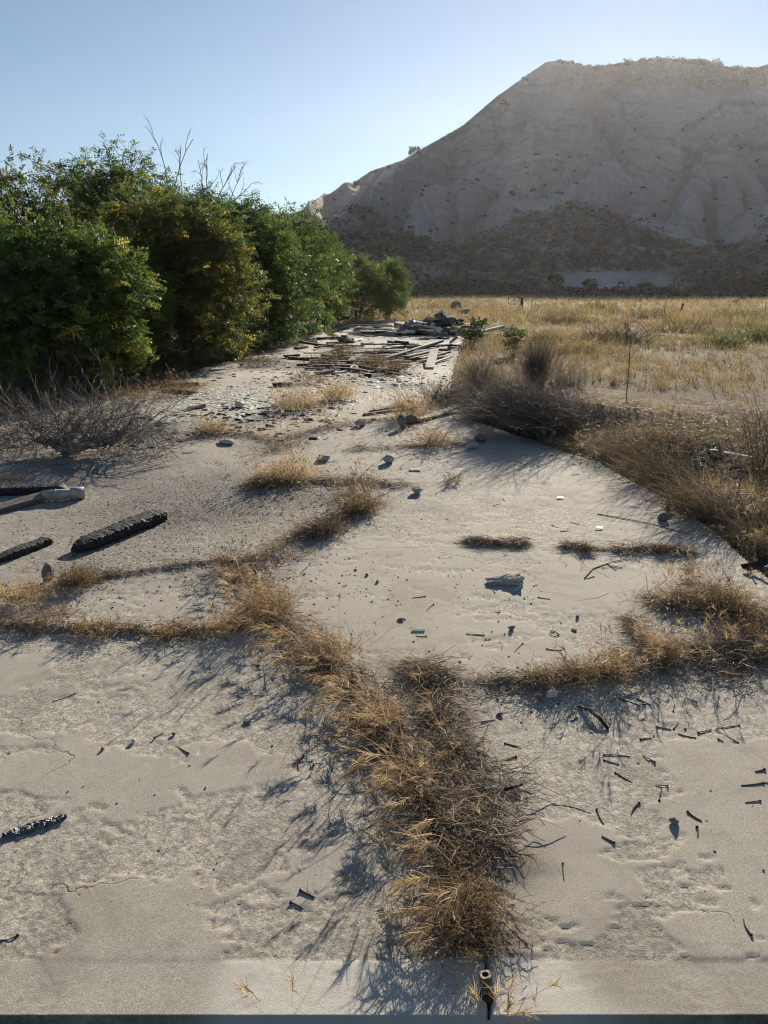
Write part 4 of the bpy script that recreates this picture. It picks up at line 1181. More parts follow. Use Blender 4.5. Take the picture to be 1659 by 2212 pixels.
# single tall dry stalks
for k, (px, py, H, lx, lab) in enumerate([(1588, 1085, 0.5, 0.15, 'single dark bare stalk leaning right beside the slab edge'), (1448, 905, 0.25, 0.2, 'short dark bare stalk in the litter near the field'),
                                     (1545, 860, 0.25, -0.6, 'dark stick leaning left in the dry field')]):
    fan_shrub('dry_stalk', px, py, 0.05, H, 2, (lx, 0, 1.0), lab, 'darktwig', 0.06, 0.0, 0.005, 0.1, 5, True, 'stalk', 0.25)

# ================================================================== WEEDS IN THE JOINTS
def along(pl, n, hw, jitter=1.0, gap=0.0):
    pl = np.array(pl); seg = np.linalg.norm(np.diff(pl, axis=0), axis=1); cum = np.concatenate([[0], np.cumsum(seg)])
    s = RNG.uniform(0, cum[-1], n)
    if gap > 0:
        dens = 0.6 * vnoise(s * 4.0, s * 0 + cum[-1], 55) + 0.4 * vnoise(s * 11.0, s * 0 + cum[-1], 56); s = s[RNG.uniform(0, 1, n) > np.minimum(1, gap * 1.5) * sstep(0.62, 0.38, dens)]
    x = np.interp(s, cum, pl[:, 0]); y = np.interp(s, cum, pl[:, 1])
    k = np.clip(np.searchsorted(cum, s) - 1, 0, len(seg) - 1)
    t = np.diff(pl, axis=0)[k] / seg[k][:, None]
    o = RNG.normal(0, hw, len(s)) * jitter * (0.45 + 1.1 * vnoise(s * 5.0, s * 0 + 3.3, 57)) + 1.2 * hw * (vnoise(s * 3.0, s * 0 + 9.1, 58) - 0.5)
    x = x - t[:, 1] * o; y = y + t[:, 0] * o
    z = np.where(in_slab(x, y), slab_fields(x, y)[0], ground_h(x, y))
    return np.stack([x, y, z], 1)

def thatch(acc, b, lmin, lmax, w, zl=0.03, tone=0.45, flat=0.35, squash=0.4):
    n = len(b)
    b = b.copy(); b[:, 2] += np.abs(RNG.normal(0, zl, n)) + 0.003
    a = RNG.uniform(0, 6.28, n)
    d = np.stack([np.cos(a), np.sin(a), RNG.normal(0.05, flat, n)], 1)
    pts = grow(b, d, RNG.uniform(lmin, lmax, n), 3, 0.3, 0.8, None)
    pts[:, :, 2] = b[:, None, 2] + (pts[:, :, 2] - b[:, None, 2]) * squash
    zz = np.minimum(pts[:, :, 2], 99); pts[:, :, 2] = np.maximum(zz, b[:, None, 2] * 0.5 - 0.002)
    V, Fq = ribbons(pts, w * RNG.uniform(0.6, 1.6, n), 0.5)
    acc.add(V, Fq, np.repeat(np.clip(RNG.normal(tone, 0.3, n), 0, 1), 8))

def brome(acc, b, hmin, hmax, lean, droop=1.4, head=0.05, awns=14, w=0.0016, spread=0.3, tone=0.55, leaves=True, hw=None):
    """Dry brome: a thin stem, and a nodding brush-like head of awns at its tip."""
    n = len(b)
    d = unit(np.stack([RNG.normal(lean[0], spread, n), RNG.normal(lean[1], spread, n), np.ones(n)], 1))
    H = RNG.uniform(hmin, hmax, n)
    pts = grow(b, d, H, 6, RNG.uniform(0.5, 1.3, n) * droop, 0.25, None)
    pts[:, :, 2] = np.maximum(pts[:, :, 2], 0.012)
    t = np.clip(RNG.normal(tone - 0.15, 0.18, n), 0, 1)
    V, Fq = ribbons(pts, w, 0.6); acc.add(V, Fq, np.repeat(t, 14))
    if awns:
        tip = pts[:, -1]; td = unit(pts[:, -1] - pts[:, -2])
        hs = head * RNG.uniform(0.7, 1.25, n)
        i = np.repeat(np.arange(n), awns)
        ab = tip[i] - td[i] * (RNG.uniform(0, 0.9, len(i)) * hs[i])[:, None]
        ad = unit(td[i] + RNG.normal(0, 0.38, (len(i), 3)))
        q = grow(ab, ad, hs[i] * RNG.uniform(0.6, 1.15, len(i)), 2, 0.55, 0.12, None)
        q[:, :, 2] = np.maximum(q[:, :, 2], 0.004)
        V, Fq = ribbons(q, (hw or w * 1.5), 0.12); acc.add(V, Fq, np.repeat(np.clip(t[i] + 0.28 + RNG.normal(0, 0.1, len(i)), 0, 1), 6))
    if leaves:
        m = n * 2
        i = RNG.integers(0, n, m)
        q = grow(pts[i, RNG.integers(0, 3, m)], unit(rand_dirs(m, 0.0, 0.9) + np.array([lean[0], lean[1], 0]) * 0.5), RNG.uniform(0.04, 0.12, m), 3, 1.2, 0.3, None)
        q[:, :, 2] = np.maximum(q[:, :, 2], 0.005)
        V, Fq = ribbons(q, w * 1.5, 0.2); acc.add(V, Fq, np.repeat(np.clip(t[i] + RNG.normal(-0.05, 0.12, m), 0, 1), 8))

def tuft(px, py, R, H, n, lab, mat='gold', w=0.0016, tone=0.5, lean=(0, 0), cat='weed', name='dry_weed', heads=0, p=None, wob=1.3, grp=None):
    """A rounded dry weed of fine branching stems."""
    p = G(px, py) if p is None else p
    a = Acc()
    b = np.zeros((n, 3)); b[:, :2] = RNG.normal(0, R * 0.45, (n, 2)); b[:, 2] = RNG.uniform(0, H * 0.35, n)
    d = unit(np.stack([b[:, 0] / R * 0.7 + RNG.normal(lean[0], 0.6, n), b[:, 1] / R * 0.7 + RNG.normal(lean[1], 0.6, n), np.abs(RNG.normal(0.6, 0.4, n))], 1))
    pts = grow(b, d, H * RNG.uniform(0.5, 1.0, n), 4, 0.6, wob, 0.004)
    t = np.clip(RNG.normal(tone, 0.22, n), 0, 1)
    V, Fq = ribbons(pts, w * RNG.uniform(0.6, 1.3, n), 0.5); a.add(V, Fq, np.repeat(t, 10))
    m = n * 2
    i = RNG.integers(0, n, m); k = RNG.integers(1, 5, m)
    q = grow(pts[i, k], rand_dirs(m, -0.3, 1.0), H * RNG.uniform(0.06, 0.22, m), 2, 0.3, 0.6, None)
    V, Fq = ribbons(q, w * 1.1, 0.4); a.add(V, Fq, np.repeat(np.clip(t[i] + RNG.normal(0.08, 0.15, m), 0, 1), 6))
    if heads:
        bb = np.zeros((heads, 3)); bb[:, :2] = RNG.normal(0, R * 0.5, (heads, 2))
        brome(a, bb, H * 0.8, H * 1.8, lean, 1.0, 0.035, 10, w, 0.35, 0.55, False)
    o = a.build(name, M[mat], None, None)
    o.location = Vector([float(v) for v in p])
    tag(o, lab, cat, grp)
    return o

def strip(key, name, lab, hw, nt, nb, lean=(-0.5, -0.25), mat='brome', lmin=0.035, lmax=0.11, w=0.0018, hmin=0.12, hmax=0.28, head=0.05, awns=14, gap=0.5, tone=0.55, ttone=0.45, droop=1.4, zl=0.012):
    pl = STRIPS[key]
    if nt:
        a = Acc(); thatch(a, along(pl, nt, hw, 1.0, gap), lmin, lmax, w, zl, ttone, 0.16)
        tag(a.build('dead_thatch', M['thatch']), 'grey matted dead stems ' + lab, 'thatch', None, 'stuff')
    if nb:
        a = Acc(); brome(a, along(pl, nb, hw * 0.5, 1.0, gap), hmin, hmax, lean, droop, head, awns, min(w * 0.7, 0.0018 if key in ('main', 'left', 'right', 'ringa', 'side') else 9), 0.3, tone)
        tag(a.build('dry_brome', M[mat]), 'dry golden brome grass ' + lab, 'grass', None, 'stuff')

strip('main', 'weed', 'in the wide joint running from the near edge to the bend', 0.066, 3900, 190, (-0.9, -0.30), w=0.0026, hmin=0.12, hmax=0.24, head=0.06, awns=24, gap=0.25, zl=0.014, tone=0.55)
strip('side', 'weed', 'spread right of the wide joint', 0.072, 3300, 26, (-0.3, -0.2), hmin=0.10, hmax=0.2, gap=0.25, ttone=0.5, zl=0.010)
strip('bend', 'weed', 'in the joint past the bend', 0.08, 1800, 110, (-0.2, 0), w=0.0022, hmin=0.12, hmax=0.30, head=0.045, awns=9, gap=0.4, ttone=0.35)
strip('left', 'weed', 'in the left joint nearer the camera', 0.035, 1500, 50, (-0.2, -0.1), w=0.0026, hmin=0.05, hmax=0.11, head=0.035, awns=9, gap=0.62, tone=0.42, ttone=0.35)
strip('leftb', 'weed', 'in the left joint below the charred beams', 0.05, 900, 16, (-0.2, -0.1), w=0.0026, hmin=0.05, hmax=0.12, head=0.035, awns=8, gap=0.9, tone=0.45, ttone=0.4)
strip('right', 'weed', 'in the right joint beside the white stone', 0.04, 1500, 40, (0.0, 0.0), w=0.0018, hmin=0.07, hmax=0.15, head=0.03, awns=10, gap=0.75, tone=0.45, ttone=0.4)
strip('righte', 'weed', 'along the right joint at the picture edge', 0.09, 2600, 40, (-0.1, 0), hmin=0.08, hmax=0.18, gap=0.45, ttone=0.35)
strip('ringa', 'weed', 'curving round the ring of bare concrete', 0.035, 1000, 60, (-0.1, 0.0), hmin=0.08, hmax=0.2, head=0.035, awns=9, gap=0.2)
strip('ringb', 'weed', 'behind the ring of bare concrete', 0.09, 2600, 90, (-0.15, 0.0), w=0.0024, hmin=0.1, hmax=0.22, head=0.04, awns=9, gap=0.2, tone=0.5, ttone=0.4)
strip('mid', 'weed', 'in the joint left of the rusty scrap', 0.045, 1300, 46, (-0.1, 0.0), w=0.002, hmin=0.05, hmax=0.12, head=0.025, awns=7, gap=0.6, ttone=0.4)
strip('pad', 'weed', 'in a lens-shaped mat on the bare panel', 0.028, 900, 16, (-0.2, 0.0), w=0.002, hmin=0.05, hmax=0.13, head=0.0, awns=0, gap=0.0, ttone=0.35)
strip('cross', 'weed', 'in the cross joint behind the bend', 0.10, 1300, 60, (-0.2, 0), w=0.0028, hmin=0.12, hmax=0.3, head=0.05, awns=7, gap=0.4, ttone=0.4)
strip('back', 'weed', 'in the diagonal joint towards the brush mound', 0.10, 900, 200, (-0.1, 0), w=0.0032, hmin=0.16, hmax=0.42, head=0.06, awns=7, gap=0.2, tone=0.62)
strip('backl', 'weed', 'in the joint right of the dead shrub', 0.10, 700, 60, (-0.1, 0), w=0.0032, hmin=0.08, hmax=0.25, head=0.05, awns=6, gap=0.5, tone=0.45)
strip('backr', 'weed', 'in the joint in front of the brush mound', 0.09, 600, 70, (-0.1, 0), w=0.003, hmin=0.08, hmax=0.25, head=0.05, awns=6, gap=0.5, tone=0.45)
strip('rear', 'weed', 'standing in the rear joint by the plaster flakes', 0.12, 400, 170, (0, 0), w=0.0036, hmin=0.2, hmax=0.45, head=0.06, awns=6, gap=0.3, tone=0.6)
strip('edge', 'weed', 'at the slab edge below the brush mound', 0.2, 1200, 40, (-0.2, -0.1), w=0.003, hmin=0.1, hmax=0.25, gap=0.2, ttone=0.3)
for key, lab in (('a', 'on the near side of the mat'),):
    pass

for (px, py, R, H, n, lab, mat, tone, lean, heads) in [
    (1020, 1975, 0.11, 0.08, 600, 'bushy golden weed at the near end of the wide joint', 'gold', 0.55, (0.05, -0.1), 0),
    (985, 1895, 0.09, 0.07, 240, 'golden brown weed just above the nearest bushy weed', 'gold', 0.45, (0, 0), 0),
    (1005, 2045, 0.11, 0.08, 260, 'sparse weed drooping over the crack near the anchor block', 'gold', 0.5, (-0.3, -0.4), 4),
    (168, 1262, 0.10, 0.13, 420, 'round orange weed ball beside the upright grey stone', 'gold', 0.4, (0, 0), 0),
    (45, 1300, 0.15, 0.13, 300, 'yellow tipped weed at the left edge below the charred log', 'brome', 0.62, (0.1, 0), 12),
    (110, 1345, 0.14, 0.10, 260, 'brown weed between the two left joints', 'gold', 0.4, (0, 0), 6),
    (205, 1368, 0.11, 0.07, 260, 'orange weed in the left joint, second from the left', 'brome', 0.35, (0, 0), 0),
    (355, 1375, 0.09, 0.06, 220, 'small orange weed at the right end of the left joint', 'brome', 0.35, (0, 0), 0),
    (480, 1365, 0.11, 0.09, 200, 'orange brome tuft where the left joint meets the wide one', 'brome', 0.45, (-0.3, 0), 14),
    (585, 1330, 0.12, 0.2, 260, 'reddish brome clump at the bend of the wide joint', 'brome', 0.3, (-0.3, 0), 26),
    (730, 1425, 0.12, 0.18, 220, 'reddish brome clump in the middle of the wide joint', 'brome', 0.35, (-0.4, -0.1), 24),
    (835, 1560, 0.07, 0.16, 90, 'golden brome clump with nodding heads halfway down the joint', 'brome', 0.45, (-0.6, -0.1), 20),
    (905, 1700, 0.07, 0.16, 90, 'golden brome clump below the halfway clump', 'brome', 0.45, (-0.6, -0.1), 20),
    (495, 1225, 0.07, 0.14, 130, 'dark spiky weed at the end of the upper left joint', 'thatch', 0.35, (0, 0), 4),
    (700, 1150, 0.14, 0.13, 520, 'dark grey weed mat past the bend', 'thatch', 0.35, (-0.2, 0), 6),
    (772, 1100, 0.16, 0.14, 520, 'golden weed past the dark mat', 'gold', 0.5, (0, 0), 8),
    (770, 1060, 0.13, 0.2, 200, 'thin upright weed behind the golden one', 'thatch', 0.6, (0, 0), 10),
    (620, 1035, 0.26, 0.18, 600, 'large golden brome tuft on the soot stained slab', 'brome', 0.7, (0.1, -0.2), 90),
    (570, 1050, 0.16, 0.12, 300, 'low brown weed left of the large golden tuft', 'gold', 0.3, (0, 0), 0),
    (1250, 1465, 0.08, 0.09, 300, 'golden weed in the right joint below the ring', 'gold', 0.6, (0, 0), 10),
    (1320, 1462, 0.06, 0.14, 220, 'red headed weed at the end of the right joint', 'brome', 0.3, (0, 0), 16),
    (1180, 1472, 0.09, 0.08, 260, 'low golden weed above the white stone', 'gold', 0.55, (0, 0), 0),
    (1440, 1415, 0.06, 0.13, 170, 'orange spiky weed at the near rim of the ring', 'brome', 0.35, (0, 0), 4),
    (1545, 1315, 0.14, 0.19, 420, 'bushy golden weed behind the ring of concrete', 'gold', 0.55, (0, 0), 26),
    (1620, 1375, 0.14, 0.13, 320, 'brown weed at the right edge by the ring', 'gold', 0.4, (0, 0), 10),
    (1430, 1192, 0.06, 0.06, 200, 'small green grey weed in the joint nearest the rusty scrap', 'gold', 0.25, (0, 0), 0),
    (1265, 1190, 0.06, 0.06, 180, 'small brown weed at the left end of that short joint', 'gold', 0.25, (0, 0), 0),
    (1487, 1245, 0.018, 0.12, 60, 'thin lone weed standing on bare concrete near the bushy one', 'brome', 0.3, (0, 0), 4),
    (975, 1045, 0.08, 0.09, 90, 'lone small weed on the panel behind the round stone', 'gold', 0.35, (0, 0), 4),
    (1630, 1190, 0.17, 0.18, 300, 'golden grass clump hanging over the slab by the rusty scrap', 'brome', 0.6, (-0.2, 0), 20),
    (880, 905, 0.2, 0.38, 260, 'tall golden grass tuft left of the brush mound', 'brome', 0.55, (0, 0), 30),
    (460, 935, 0.16, 0.18, 260, 'orange grass tuft right of the dead shrub', 'brome', 0.5, (0, 0), 14),
    (640, 885, 0.3, 0.3, 260, 'pale grass tuft on the plaster littered slab', 'brome', 0.75, (0, 0), 40),
    (730, 862, 0.22, 0.34, 240, 'pale standing grass tuft right of the plaster flakes', 'brome', 0.75, (0, 0), 36),
    (935, 962, 0.18, 0.22, 200, 'sparse grass tuft on the slab before the brush mound', 'brome', 0.4, (0, 0), 16),
    (665, 826, 0.3, 0.3, 170, 'wispy brown tuft on the rear slab', 'browntwig', 0.6, (0, 0), 8),
    (735, 772, 0.3, 0.45, 170, 'brown tuft on the sunlit rear slab', 'browntwig', 0.6, (0, 0), 8),
    (855, 805, 0.35, 0.4, 220, 'pale brown tuft before the rear board pile', 'browntwig', 0.7, (0, 0), 12),
    (800, 795, 0.3, 0.4, 200, 'brown tuft at the left foot of the rear board pile', 'browntwig', 0.6, (0, 0), 8),
    (700, 785, 0.4, 0.25, 160, 'low brown tuft among the rear debris', 'browntwig', 0.5, (0, 0), 0),
    (770, 700, 0.5, 0.5, 160, 'tan tuft at the far end of the slab', 'straw', 0.6, (0, 0), 0),
    (30, 1042, 0.1, 0.08, 130, 'small reddish weed under the dead shrub', 'brome', 0.15, (0, 0), 0),
    (300, 870, 0.5, 0.3, 260, 'dry grass below the trees behind the dead shrub', 'gold', 0.5, (0, 0), 10),
    (390, 850, 0.5, 0.3, 260, 'dry orange grass under the olive tree', 'gold', 0.4, (0, 0), 10),
    (560, 790, 0.5, 0.3, 200, 'brown dry weeds under the skirt of the olive tree', 'browntwig', 0.4, (0, 0), 0)]:
    dist = P(px, py)[1]
    tuft(px, py, R, H, n, lab, mat, 0.0011 + 0.00038 * dist, tone, lean, heads=heads)

# the few brome heads on the near edge of the slab
a = Acc()
for px, py, lx in [(1085, 2165, 0.2), (1075, 2200, 0.5), (1130, 2165, 1.0), (1040, 2195, -0.4), (1095, 2208, 0.1), (565, 2170, -0.6), (570, 2195, -0.6), (632, 2185, 0.1), (1065, 2180, 0.0), (1055, 2205, 0.3)]:
    p = P(px, py); p[2] = slab_z(p[0], max(p[1], 1.38)) if p[1] > 1.37 else -0.02
    brome(a, np.array([p]), 0.06, 0.10, (lx, 0.1), 0.7, 0.04, 26, 0.0014, 0.1, 0.62, False, 0.0019)
tag(a.build('dry_brome', M['brome']), 'loose dry brome heads on the near slab edge by the anchor block', 'grass', None, 'stuff')

# ================================================================== DEBRIS
def rot_to(d, roll=0.0):
    return Vector([float(v) for v in d]).to_track_quat('X', 'Z') @ Quaternion((1, 0, 0), roll)

def plank_mesh(L, W, T, warp=0.01, seed=0, n=6, jag=0.02):
    g = np.random.default_rng(seed)
    xs = np.linspace(-L / 2, L / 2, n)
    bow = g.normal(0, warp) * (1 - (2 * xs / L) ** 2)
    V = []; Fq = []
    for i, x in enumerate(xs):
        e = 1.0
        for (sy, sz) in ((-1, -1), (1, -1), (1, 1), (-1, 1)):
            jx = g.normal(0, jag) if i in (0, n - 1) else 0
            V.append((x + jx, sy * W / 2 * (1 + g.normal(0, 0.035)), sz * T / 2 * (1 + g.normal(0, 0.06)) + bow[i]))
    for i in range(n - 1):
        for k in range(4):
            a, b = i * 4 + k, i * 4 + (k + 1) % 4
            Fq.append((a, b, b + 4, a + 4))
    Fq.append((3, 2, 1, 0)); m = (n - 1) * 4; Fq.append((m, m + 1, m + 2, m + 3))
    bm = bmesh.new()
    vs = [bm.verts.new(v) for v in V]
    for f in Fq: bm.faces.new([vs[i] for i in f])
    bm.normal_update()
    bmesh.ops.bevel(bm, geom=[e for e in bm.edges if e.calc_face_angle(0) > 1.0], offset=min(T, W) * 0.10, segments=1, affect='EDGES')
    me = bpy.data.meshes.new('plank'); bm.to_mesh(me); bm.free()
    return me

_ps = [0]
def plank(a, b, W, T, mat, lab, grp=None, roll=0.0, name='plank', cat='plank', warp=0.01):
    a = np.asarray(a, float); b = np.asarray(b, float); _ps[0] += 1
    L = np.linalg.norm(b - a)
    me = plank_mesh(L, W, T, warp, _ps[0], 6 if L > 0.5 else 4, min(0.02, L * 0.03))
    me.name = name
    o = link(name, me, M[mat])
    o.location = Vector([float(v) for v in (a + b) / 2]); o.rotation_mode = 'QUATERNION'; o.rotation_quaternion = rot_to(b - a, roll)
    tag(o, lab, cat, grp)
    return o
def lay(x0, y0, x1, y1, W, T, mat, lab, z0=0.0, z1=0.0, **kw):
    a, b = P(x0, y0), P(x1, y1)
    a[2] = top_z(a[0], a[1]) + T / 2 + z0; b[2] = top_z(b[0], b[1]) + T / 2 + z1
    return plank(a, b, W, T, mat, lab, **kw)

def char_beam(x0, y0, x1, y1, W, H, lab, taper=0.25, seed=1, block=0.032):
    a, b = P(x0, y0), P(x1, y1)
    L = np.linalg.norm(b - a); g = np.random.default_rng(seed)
    n, m = int(L / 0.006), 44
    xs = np.linspace(0, L, n); th = np.linspace(0, 2 * math.pi, m, endpoint=False)
    X, T_ = np.meshgrid(xs, th, indexing='ij')
    c, s = np.cos(T_), np.sin(T_)
    k = 1.0 / np.maximum(np.abs(c), np.abs(s)) ** 0.85       # squarish section
    env = np.clip(np.minimum((X + 0.01) / taper, 1), 0, 1) ** 0.55 * np.clip((L - X + 0.004) / 0.05, 0, 1) ** 0.4
    env *= 0.92 + 0.16 * (fbm(X * 7, T_ * 0, 2, seed) - 0.3)
    # alligatored char: rows of blocks with cracks between them
    row = np.floor(T_ / (2 * math.pi) * 12)
    xo = X / block + _hash(np.floor(row / 2), row * 0, seed) * 0.6 + 1.6 * (vnoise(X * 14, row * 1.7, seed + 4) - 0.5)
    fx = np.abs((xo % 1) - 0.5) * 2; fy = np.abs(((T_ / (2 * math.pi) * 12) % 1) - 0.5) * 2
    crack = np.maximum(sstep(0.62, 1.0, fx), 0.7 * sstep(0.68, 1.0, fy))
    lift = _hash(np.floor(xo), row, seed + 9)
    rr = 1 + 0.13 * (lift - 0.5) - 0.06 * crack - 0.09 * crack * _hash(np.floor(xo + .5), row, seed + 12) + 0.12 * (fbm(X * 60, T_ * 8, 2, seed + 2) - 0.5)
    Yv = c * k * W / 2 * env * rr; Zv = H / 2 + s * k * H / 2 * env * rr * (1.0) - (1 - env) * H * 0.22
    V = np.stack([X - L / 2, Yv, np.maximum(Zv, 0.001)], -1).reshape(-1, 3)
    idx = np.arange(n * m).reshape(n, m); nx = np.roll(idx, -1, 1)
    q = np.stack([idx[:-1], nx[:-1], nx[1:], idx[1:]], -1).reshape(-1, 4)
    me = mesh_np('charred_beam', V, [q, idx[0][None, ::-1], idx[-1][None]], M['char'], None, None, False, True)
    o = link('charred_beam', me)
    mid = (a + b) / 2; mid[2] = top_z(mid[0], mid[1]) - 0.002
    o.location = Vector([float(v) for v in mid]); o.rotation_euler = (0, 0, math.atan2(b[1] - a[1], b[0] - a[0]))
    tag(o, lab, 'beam')
char_beam(158, 1197, 354, 1118, 0.155, 0.075, 'largest charred beam with cracked blocks lying on the left slab', 0.16, 3)
char_beam(-30, 1224, 112, 1170, 0.10, 0.05, 'smaller charred beam with blocky burnt edge at the left picture edge', 0.2, 5)
char_beam(-220, 1075, 146, 1064, 0.14, 0.075, 'flat charred beam at the left edge under the dead shrub', 0.1, 7, 0.05)
lay(-40, 1118, 112, 1078, 0.085, 0.045, 'wood_grey', 'grey weathered board with grain lying beside the pipe', 0, 0.02, roll=0.25, name='board', cat='board')
lay(1048, 905, 1158, 946, 0.13, 0.10, 'wood_char', 'burnt beam along the slab edge under the brush mound', 0, 0, name='burnt_beam', cat='beam')

def pipe():
    a, b = P(93, 1083), P(178, 1077); L = np.linalg.norm(b - a)
    r = 0.042
    root = empty('pipe', (a + b) / 2); root.location.z = top_z(*((a + b) / 2)[:2]) + r + 0.004
    root.rotation_euler = (0, 0, math.atan2(b[1] - a[1], b[0] - a[0]))
    tag(root, 'broken clay-grey pipe piece with collar lying on the left slab', 'pipe')
    def lathe(prof, seg=28, jag=None):
        V = []; n = len(prof)
        for i, (x, rr) in enumerate(prof):
            for k in range(seg):
                t = 2 * math.pi * k / seg
                jx = (jag[k] if jag is not None and i in (0, n - 1) else 0)
                V.append((x + jx, rr * math.cos(t), rr * math.sin(t)))
        Fq = [(i * seg + k, i * seg + (k + 1) % seg, (i + 1) * seg + (k + 1) % seg, (i + 1) * seg + k) for i in range(n - 1) for k in range(seg)]
        return np.array(V), np.array(Fq)
    jag = np.random.default_rng(3).normal(0, 0.008, 28)
    V, Fq = lathe([(L / 2 - .06, r * .82), (L / 2 - .05, r * .86), (L / 2, r * .88), (L / 2, r * 1.02), (-L * .25, r), (-L / 2, r), (-L / 2, r * .85), (L / 2 - .02, r * .84)])
    V[:, 0] += 0
    mesh_np('tube', V, Fq, M['pipe'], root, None, True)
    for x0, w, k in ((L * .22, .10, 1.14), (-L * .18, .012, 1.10)):
        V, Fq = lathe([(x0, r), (x0, r * k), (x0 + w, r * k), (x0 + w, r)]); mesh_np('collar', V, Fq, M['pipe'], root)
pipe()

def rock(px, py, size, lab, mat='stone_grey', seed=0, cat='stone', name='stone', sub=2, rough=0.22, rz=None, grp=None, sink=0.12):
    g = np.random.default_rng(seed + 40)
    bm = bmesh.new(); bmesh.ops.create_icosphere(bm, subdivisions=sub, radius=1.0)
    cuts = rand = g.normal(0, 1, (9, 3)); cuts /= np.linalg.norm(cuts, axis=1, keepdims=True); offs = g.uniform(0.62, 0.95, 9)
    for v in bm.verts:
        c = np.array(v.co)
        for n_, o_ in zip(cuts, offs):           # chip flat faces
            dd_ = c @ n_ - o_
            if dd_ > 0: c = c - n_ * dd_ * 0.92
        c = c * (1 + g.normal(0, rough * 0.12))
        v.co = Vector((c * np.array(size)).tolist())
    zmin = min(v.co.z for v in bm.verts)
    me = bpy.data.meshes.new(name); bm.to_mesh(me); bm.free()
    o = link(name, me, M[mat]); p = G(px, py)
    o.location = Vector((float(p[0]), float(p[1]), float(p[2] - zmin * (1 - sink)))); o.rotation_euler = (g.normal(0, 0.08), g.normal(0, 0.08), g.uniform(0, 6.28) if rz is None else rz)
    tag(o, lab, cat, grp)
    return o
for i, (px, py, s, lab, mt) in enumerate([
    (901, 1066, (.055, .045, .035), 'grey round stone on the slab behind the bend', 'stone_grey'),
    (838, 1000, (.075, .06, .045), 'grey stone in the rear of the cross joint', 'stone_grey'),
    (700, 996, (.07, .05, .03), 'flat grey stone right of the large golden tuft', 'stone_grey'),
    (1431, 1124, (.042, .038, .034), 'brown stone on the slab below the anchor bolt', 'stone_brown'),
    (104, 1257, (.045, .035, .06), 'upright dark grey stone beside the orange weed ball', 'stone_dark'),
    (1192, 1505, (.034, .018, .016), 'oblong white stone under the right joint', 'stone_white'),
    (1168, 1512, (.026, .02, .014), 'brown stone touching the oblong white one', 'stone_brown'),
    (1020, 968, (.10, .06, .035), 'flat pale concrete lump before the brush mound', 'chunk'),
    (1038, 954, (.09, .06, .05), 'dark concrete lump behind the flat pale one', 'stone_dark'),
    (868, 926, (.06, .06, .09), 'dark upright lump beside the tall grass tuft', 'stone_dark'),
    (885, 915, (.10, .07, .06), 'tan lump right of the dark upright one', 'stone_brown'),
    (693, 992, (.03, .03, .025), 'small dark stone by the flat grey one', 'stone_dark'),
    (780, 920, (.08, .06, .05), 'grey lump in the rear diagonal joint', 'stone_grey'),
    (490, 958, (.14, .07, .03), 'pale broken slab piece near the plaster flakes', 'chunk'),
    (520, 880, (.13, .08, .05), 'pale lump among the plaster flakes', 'stone_white'),
    (985, 672, (.6, .5, .4), 'dark rock heap behind the debris pile', 'stone_dark'),
    (1003, 678, (.5, .4, .22), 'low dark rock right of the rock heap', 'stone_dark'),
    (1543, 1432, (.018, .014, .01), 'small white pebble in the thatch at the right edge', 'stone_white'),
    (815, 1258, (.012, .010, .008), 'dark pebble on the bare panel, lower of three', 'stone_dark'),
    (793, 1243, (.012, .010, .008), 'dark pebble on the bare panel, middle of three', 'stone_dark'),
    (768, 1232, (.012, .009, .006), 'dark pebble on the bare panel, upper of three', 'stone_dark'),
    (288, 1603, (.011, .009, .008), 'pale pebble on the near left panel', 'stone_white'),
    (375, 1588, (.009, .008, .007), 'dark pebble on the near left panel beside the headed nail', 'stone_dark'),
    (535, 1562, (.018, .010, .007), 'flat dark chip near the shadows of the wide joint', 'stone_dark'),
    (1455, 1777, (.016, .013, .011), 'dark broken pebble among the near right nails', 'stone_dark'),
    (1080, 1545, (.018, .010, .006), 'flat dark chip right of the mat of dead stems', 'stone_dark'),
    (222, 1620, (.010, .007, .006), 'brown pebble on the near left panel', 'stone_brown'),
    (1247, 1335, (.012, .010, .009), 'small dark lump on the flaked concrete', 'stone_dark'),
    (1105, 1360, (.014, .012, .012), 'small dark cube-like lump left of the wire ring', 'stone_dark'),
    (1240, 1362, (.02, .014, .008), 'flat grey chip right of the wire ring', 'stone_grey'),
    (866, 1340, (.022, .014, .007), 'flat tan chip on the bare panel near the green glass', 'stone_brown')]):
    rock(px, py, s, lab, mt, i, sub=3 if s[0] > 0.03 else 2)

